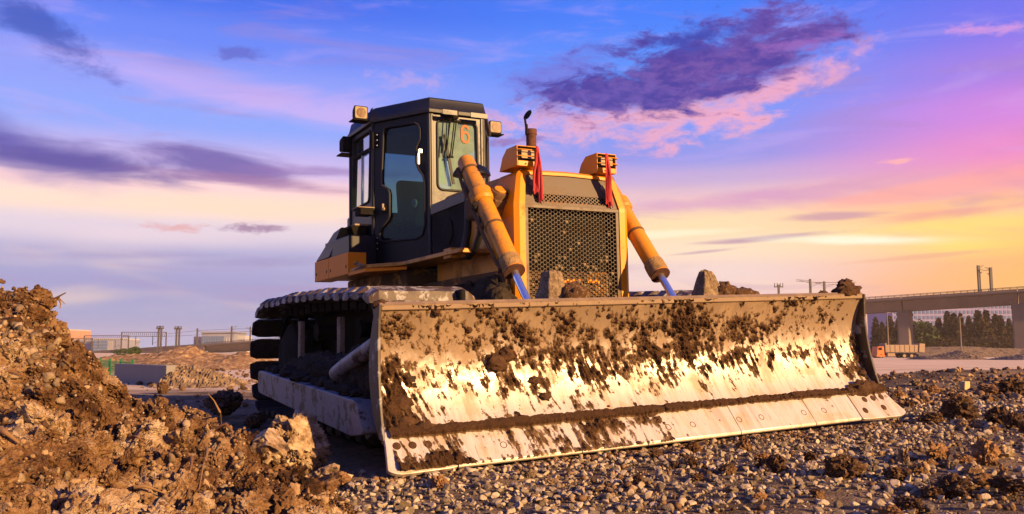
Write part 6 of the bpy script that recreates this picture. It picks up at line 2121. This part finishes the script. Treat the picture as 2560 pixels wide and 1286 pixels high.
# ================================================================== trees and bushes
def leaf_tri(n, rg):
    a = rg.normal(size=(n, 3, 3)); a -= a.mean(1, keepdims=True)
    return a / np.abs(a).max(axis=(1, 2), keepdims=True)
def tree(name, px, py_top, Y, width, m, label, seed, conif=True, base_z=None, cat='tree', group=None):
    rg = np.random.default_rng(seed)
    top = at(px, py_top, Y)
    bz = -0.5 if base_z is None else base_z
    H_ = top.z - bz
    t = empty(name, (top.x, Y, bz)); tag(t, label, cat, group)
    n = 1700
    if conif:
        h = rg.uniform(0, 1, n) ** 0.75 * 0.93 + 0.07
        h = 1 - h * 0.93
        r = (1 - h) ** 0.8 * width / 2 * (0.35 + 0.65 * rg.uniform(0, 1, n) ** 0.5)
        a = rg.uniform(0, 2 * np.pi, n)
        r = r * (1 + 0.5 * np.sin(a + seed) * np.sin(h * 7 + seed) + 0.28 * np.sin(h * 60 + 2 * np.sin(a * 2 + seed)) + 0.2 * np.sin(a * 5 + h * 9 + seed))
        P = np.stack([r * np.cos(a), r * np.sin(a), h * H_ - 0.06 * r], -1)
    else:
        P = rg.normal(size=(n, 3)); P /= np.linalg.norm(P, axis=1)[:, None]
        rr = rg.uniform(0.4, 1, n) ** 0.5 * (1 + 0.5 * fbm(P * 2 + seed, 3))
        P = P * rr[:, None] * np.array([width / 2, width / 2, H_ * 0.42]) + np.array([0, 0, H_ * 0.56])
    T = leaf_tri(n, rg) * (0.045 * H_ if conif else 0.06 * H_)
    V = (P[:, None, :] + T).reshape(-1, 3)
    me = mesh_np('crown', V, np.arange(n * 3).reshape(-1, 3))
    at_ = me.attributes.new('rnd', 'FLOAT', 'POINT')
    at_.data.foreach_set('value', np.repeat(rg.uniform(0, 1, n), 3).astype(np.float32))
    link('crown', me, m, t)
    mb = MB().tube([(0, 0, 0), (0.02 * H_ * 0.2, 0, H_ * 0.5), (0, 0, H_ * 0.9)], [0.03 * H_, 0.018 * H_, 0.004 * H_], 7)
    for k in range(5):
        a = k * 2.4; z = H_ * (0.25 + 0.12 * k)
        mb.tube([(0, 0, z), (math.cos(a) * width * 0.25, math.sin(a) * width * 0.25, z + H_ * 0.05)], [0.01 * H_, 0.003 * H_], 5)
    mb.obj('trunk', M_bark, t)
    return t
con = [(2188, 787, 5.5), (2204, 800, 5), (2222, 785, 6), (2244, 792, 6), (2282, 797, 5.5), (2302, 804, 5), (2322, 805, 5.5), (2345, 790, 6), (2366, 772, 7.5), (2384, 777, 6.5), (2400, 778, 6.5), (2420, 785, 6.5),
       (2443, 769, 7.5), (2464, 769, 7.5), (2486, 779, 7), (2501, 783, 6.5), (2522, 792, 6.5), (2545, 786, 7)]
words = ['behind the dump truck cab', 'second from the blade', 'third from the blade', 'just left of the pier', 'just right of the pier', 'second right of the pier', 'third right of the pier', 'low on the shoulder of the tall group',
         'tallest of the group near the lamp post', 'second tallest near the lamp post', 'directly left of the lamp post', 'right of the lamp post', 'tall, standing before the apartment block', 'tall twin right of its neighbour before the apartments',
         'fifth from the right border', 'fourth from the right border', 'third from the right border', 'nearest the right border pier']
for k, (px, py, w) in enumerate(con):
    tree('conifer_tree', px, py, 235 + 6 * (k % 3), w * (0.55 + 0.4 * ((k * 7) % 5) / 5), M_conif, 'dark conifer ' + words[k], 60 + k, True, None, 'tree', 'conifers beyond the viaduct')
for k, (px, py, w, lb) in enumerate([(2300, 800, 9, 'round leafy tree among the conifers right of the pier'), (2230, 842, 7, 'low round shrub below the conifers by the pier'), (2345, 840, 10, 'broad shrub below the conifers right of the dump truck'),
                                     (2420, 843, 11, 'wide dark shrub at the foot of the lamp post'), (2490, 838, 12, 'wide dark shrub below the tall conifers'), (2550, 840, 10, 'dark shrub at the right border')]):
    tree('leafy_tree', px, py, 228, w, M_bush if k == 0 else M_conif, lb, 90 + k, False, None, 'tree' if k == 0 else 'shrub')
tree('bush', 312, 871, 60, 1.5, M_bush, 'small green bush below the left viaduct', 120, False, 0.3, 'bush')
tree('bush', 337, 866, 62, 0.9, M_bush, 'upright green bush right of the small bush', 121, False, 0.3, 'bush')
# lamp posts
for (px, yt, yb, Y, lb) in ((2403, 793, 864, 170, 'thin pale lamp post in front of the conifers'), (2221, 782, 862, 170, 'thin pale post left of the viaduct pier')):
    a, b = at(px, yt, Y), at(px, yb, Y)
    t = empty('lamp_post', b); tag(t, lb, 'post', 'posts before the trees')
    MB().tube([(0, 0, -1), (0, 0, a.z - b.z)], [0.16, 0.09], 8).obj('pole', M_conc, t)
    MB().box((0.3, 0, a.z - b.z), (0.8, 0.25, 0.12)).obj('lamp_head', M_conc, t)

# ================================================================== dump truck
TY = 150.0
k_ = TY / FOC
tp = at(2240, 897, TY)
trk = empty('dump_truck', (tp.x, TY, tp.z)); tag(trk, 'orange dump truck with a dusty tan tipper bed parked before the viaduct', 'truck')
def tx(px): return (px - 2240) * k_
def tz(py): return (897 - py) * k_
bed = MB().add([(tx(2211), -1.2, tz(881)), (tx(2287), -1.2, tz(881)), (tx(2290), -1.2, tz(863)), (tx(2211), -1.2, tz(863)), (tx(2211), 1.2, tz(881)), (tx(2287), 1.2, tz(881)), (tx(2290), 1.2, tz(863)), (tx(2211), 1.2, tz(863))],
               [(0, 1, 2, 3), (7, 6, 5, 4), (0, 4, 5, 1), (1, 5, 6, 2), (0, 3, 7, 4), (2, 6, 7, 3)]).obj('tipper_bed', M_trk_b, trk)
for k in range(6):
    x = tx(2220 + k * 12)
    MB().box((x, -1.23, (tz(863) + tz(881)) / 2), (0.09, 0.06, tz(863) - tz(881) - 0.1)).obj('bed_rib', M_trk_b, bed)
MB().box((tx(2209), 0, (tz(859) + tz(881)) / 2), (0.2, 2.5, tz(859) - tz(881))).obj('headboard', M_trk_b, bed)
MB().box((tx(2297), -0.2, (tz(860) + tz(881)) / 2), (0.9, 2.3, tz(860) - tz(881)), Matrix.Rotation(rad(6), 3, 'Y')).obj('tailgate', M_trk_b, bed)
cabt = MB().prism([(tx(2187), tz(889)), (tx(2187), tz(876)), (tx(2189), tz(867)), (tx(2204), tz(867)), (tx(2205), tz(889))], lambda u, v, t: (u, t, v), -1.15, 1.15).obj('truck_cab', M_trk_o, trk, None, 0.05)
MB().prism([(tx(2190), tz(876)), (tx(2191), tz(869.5)), (tx(2199), tz(869.5)), (tx(2199), tz(876))], lambda u, v, t: (u, t, v), -1.18, -1.14).obj('cab_window', M_dark, cabt)
MB().prism([(tx(2185.5), tz(892)), (tx(2185.5), tz(888)), (tx(2206), tz(888)), (tx(2206), tz(892))], lambda u, v, t: (u, t, v), -1.18, 1.18).obj('bumper', M_trk_o, cabt)
MB().box((tx(2247), 0, tz(886)), (tx(2287) - tx(2205), 0.9, 0.3)).obj('chassis', M_dark, trk)
MB().box((tx(2222), -0.9, tz(887.5)), (1.2, 0.5, 0.5)).obj('fuel_tank', M_trk_b, trk)
for px_ in (2196, 2254, 2272):
    for sy in (-1, 1):
        w = MB().lathe([(0.34, -0.14), (0.46, -0.13), (0.48, -0.05), (0.48, 0.05), (0.46, 0.13), (0.34, 0.14)], (tx(px_), sy * 1.0, 0.47), (0, 1, 0), 18).obj('wheel', M_dark, trk, 40)
        MB().lathe([(0.26, -0.15), (0.28, 0.15)], (tx(px_), sy * 1.0, 0.47), (0, 1, 0), 14).obj('rim', M_trk_b, w)
MB().box((tx(2287), -1.0, tz(890)), (0.1, 0.7, 0.5)).obj('mud_flap', M_dark, trk)

# ================================================================== evening haze
mz = bpy.data.materials.new('evening_haze')
mz.use_nodes = True
_nt = mz.node_tree
_nt.nodes.clear()
_pv = nd(_nt, 'ShaderNodeVolumePrincipled', {'Color': (1.0, 0.82, 0.64, 1), 'Density': 0.00027, 'Anisotropy': 0.0})
_mo = nd(_nt, 'ShaderNodeOutputMaterial')
_nt.links.new(_pv.outputs[0], _mo.inputs['Volume'])
hz_ = MB().box((0, 520, 11.5), (1560, 1200, 33)).obj('haze', mz)
tag(hz_, 'pale warm evening haze lying over the whole site', 'haze', None, 'stuff')
SC.cycles.volume_bounces = 0
SC.cycles.volume_max_steps = 64
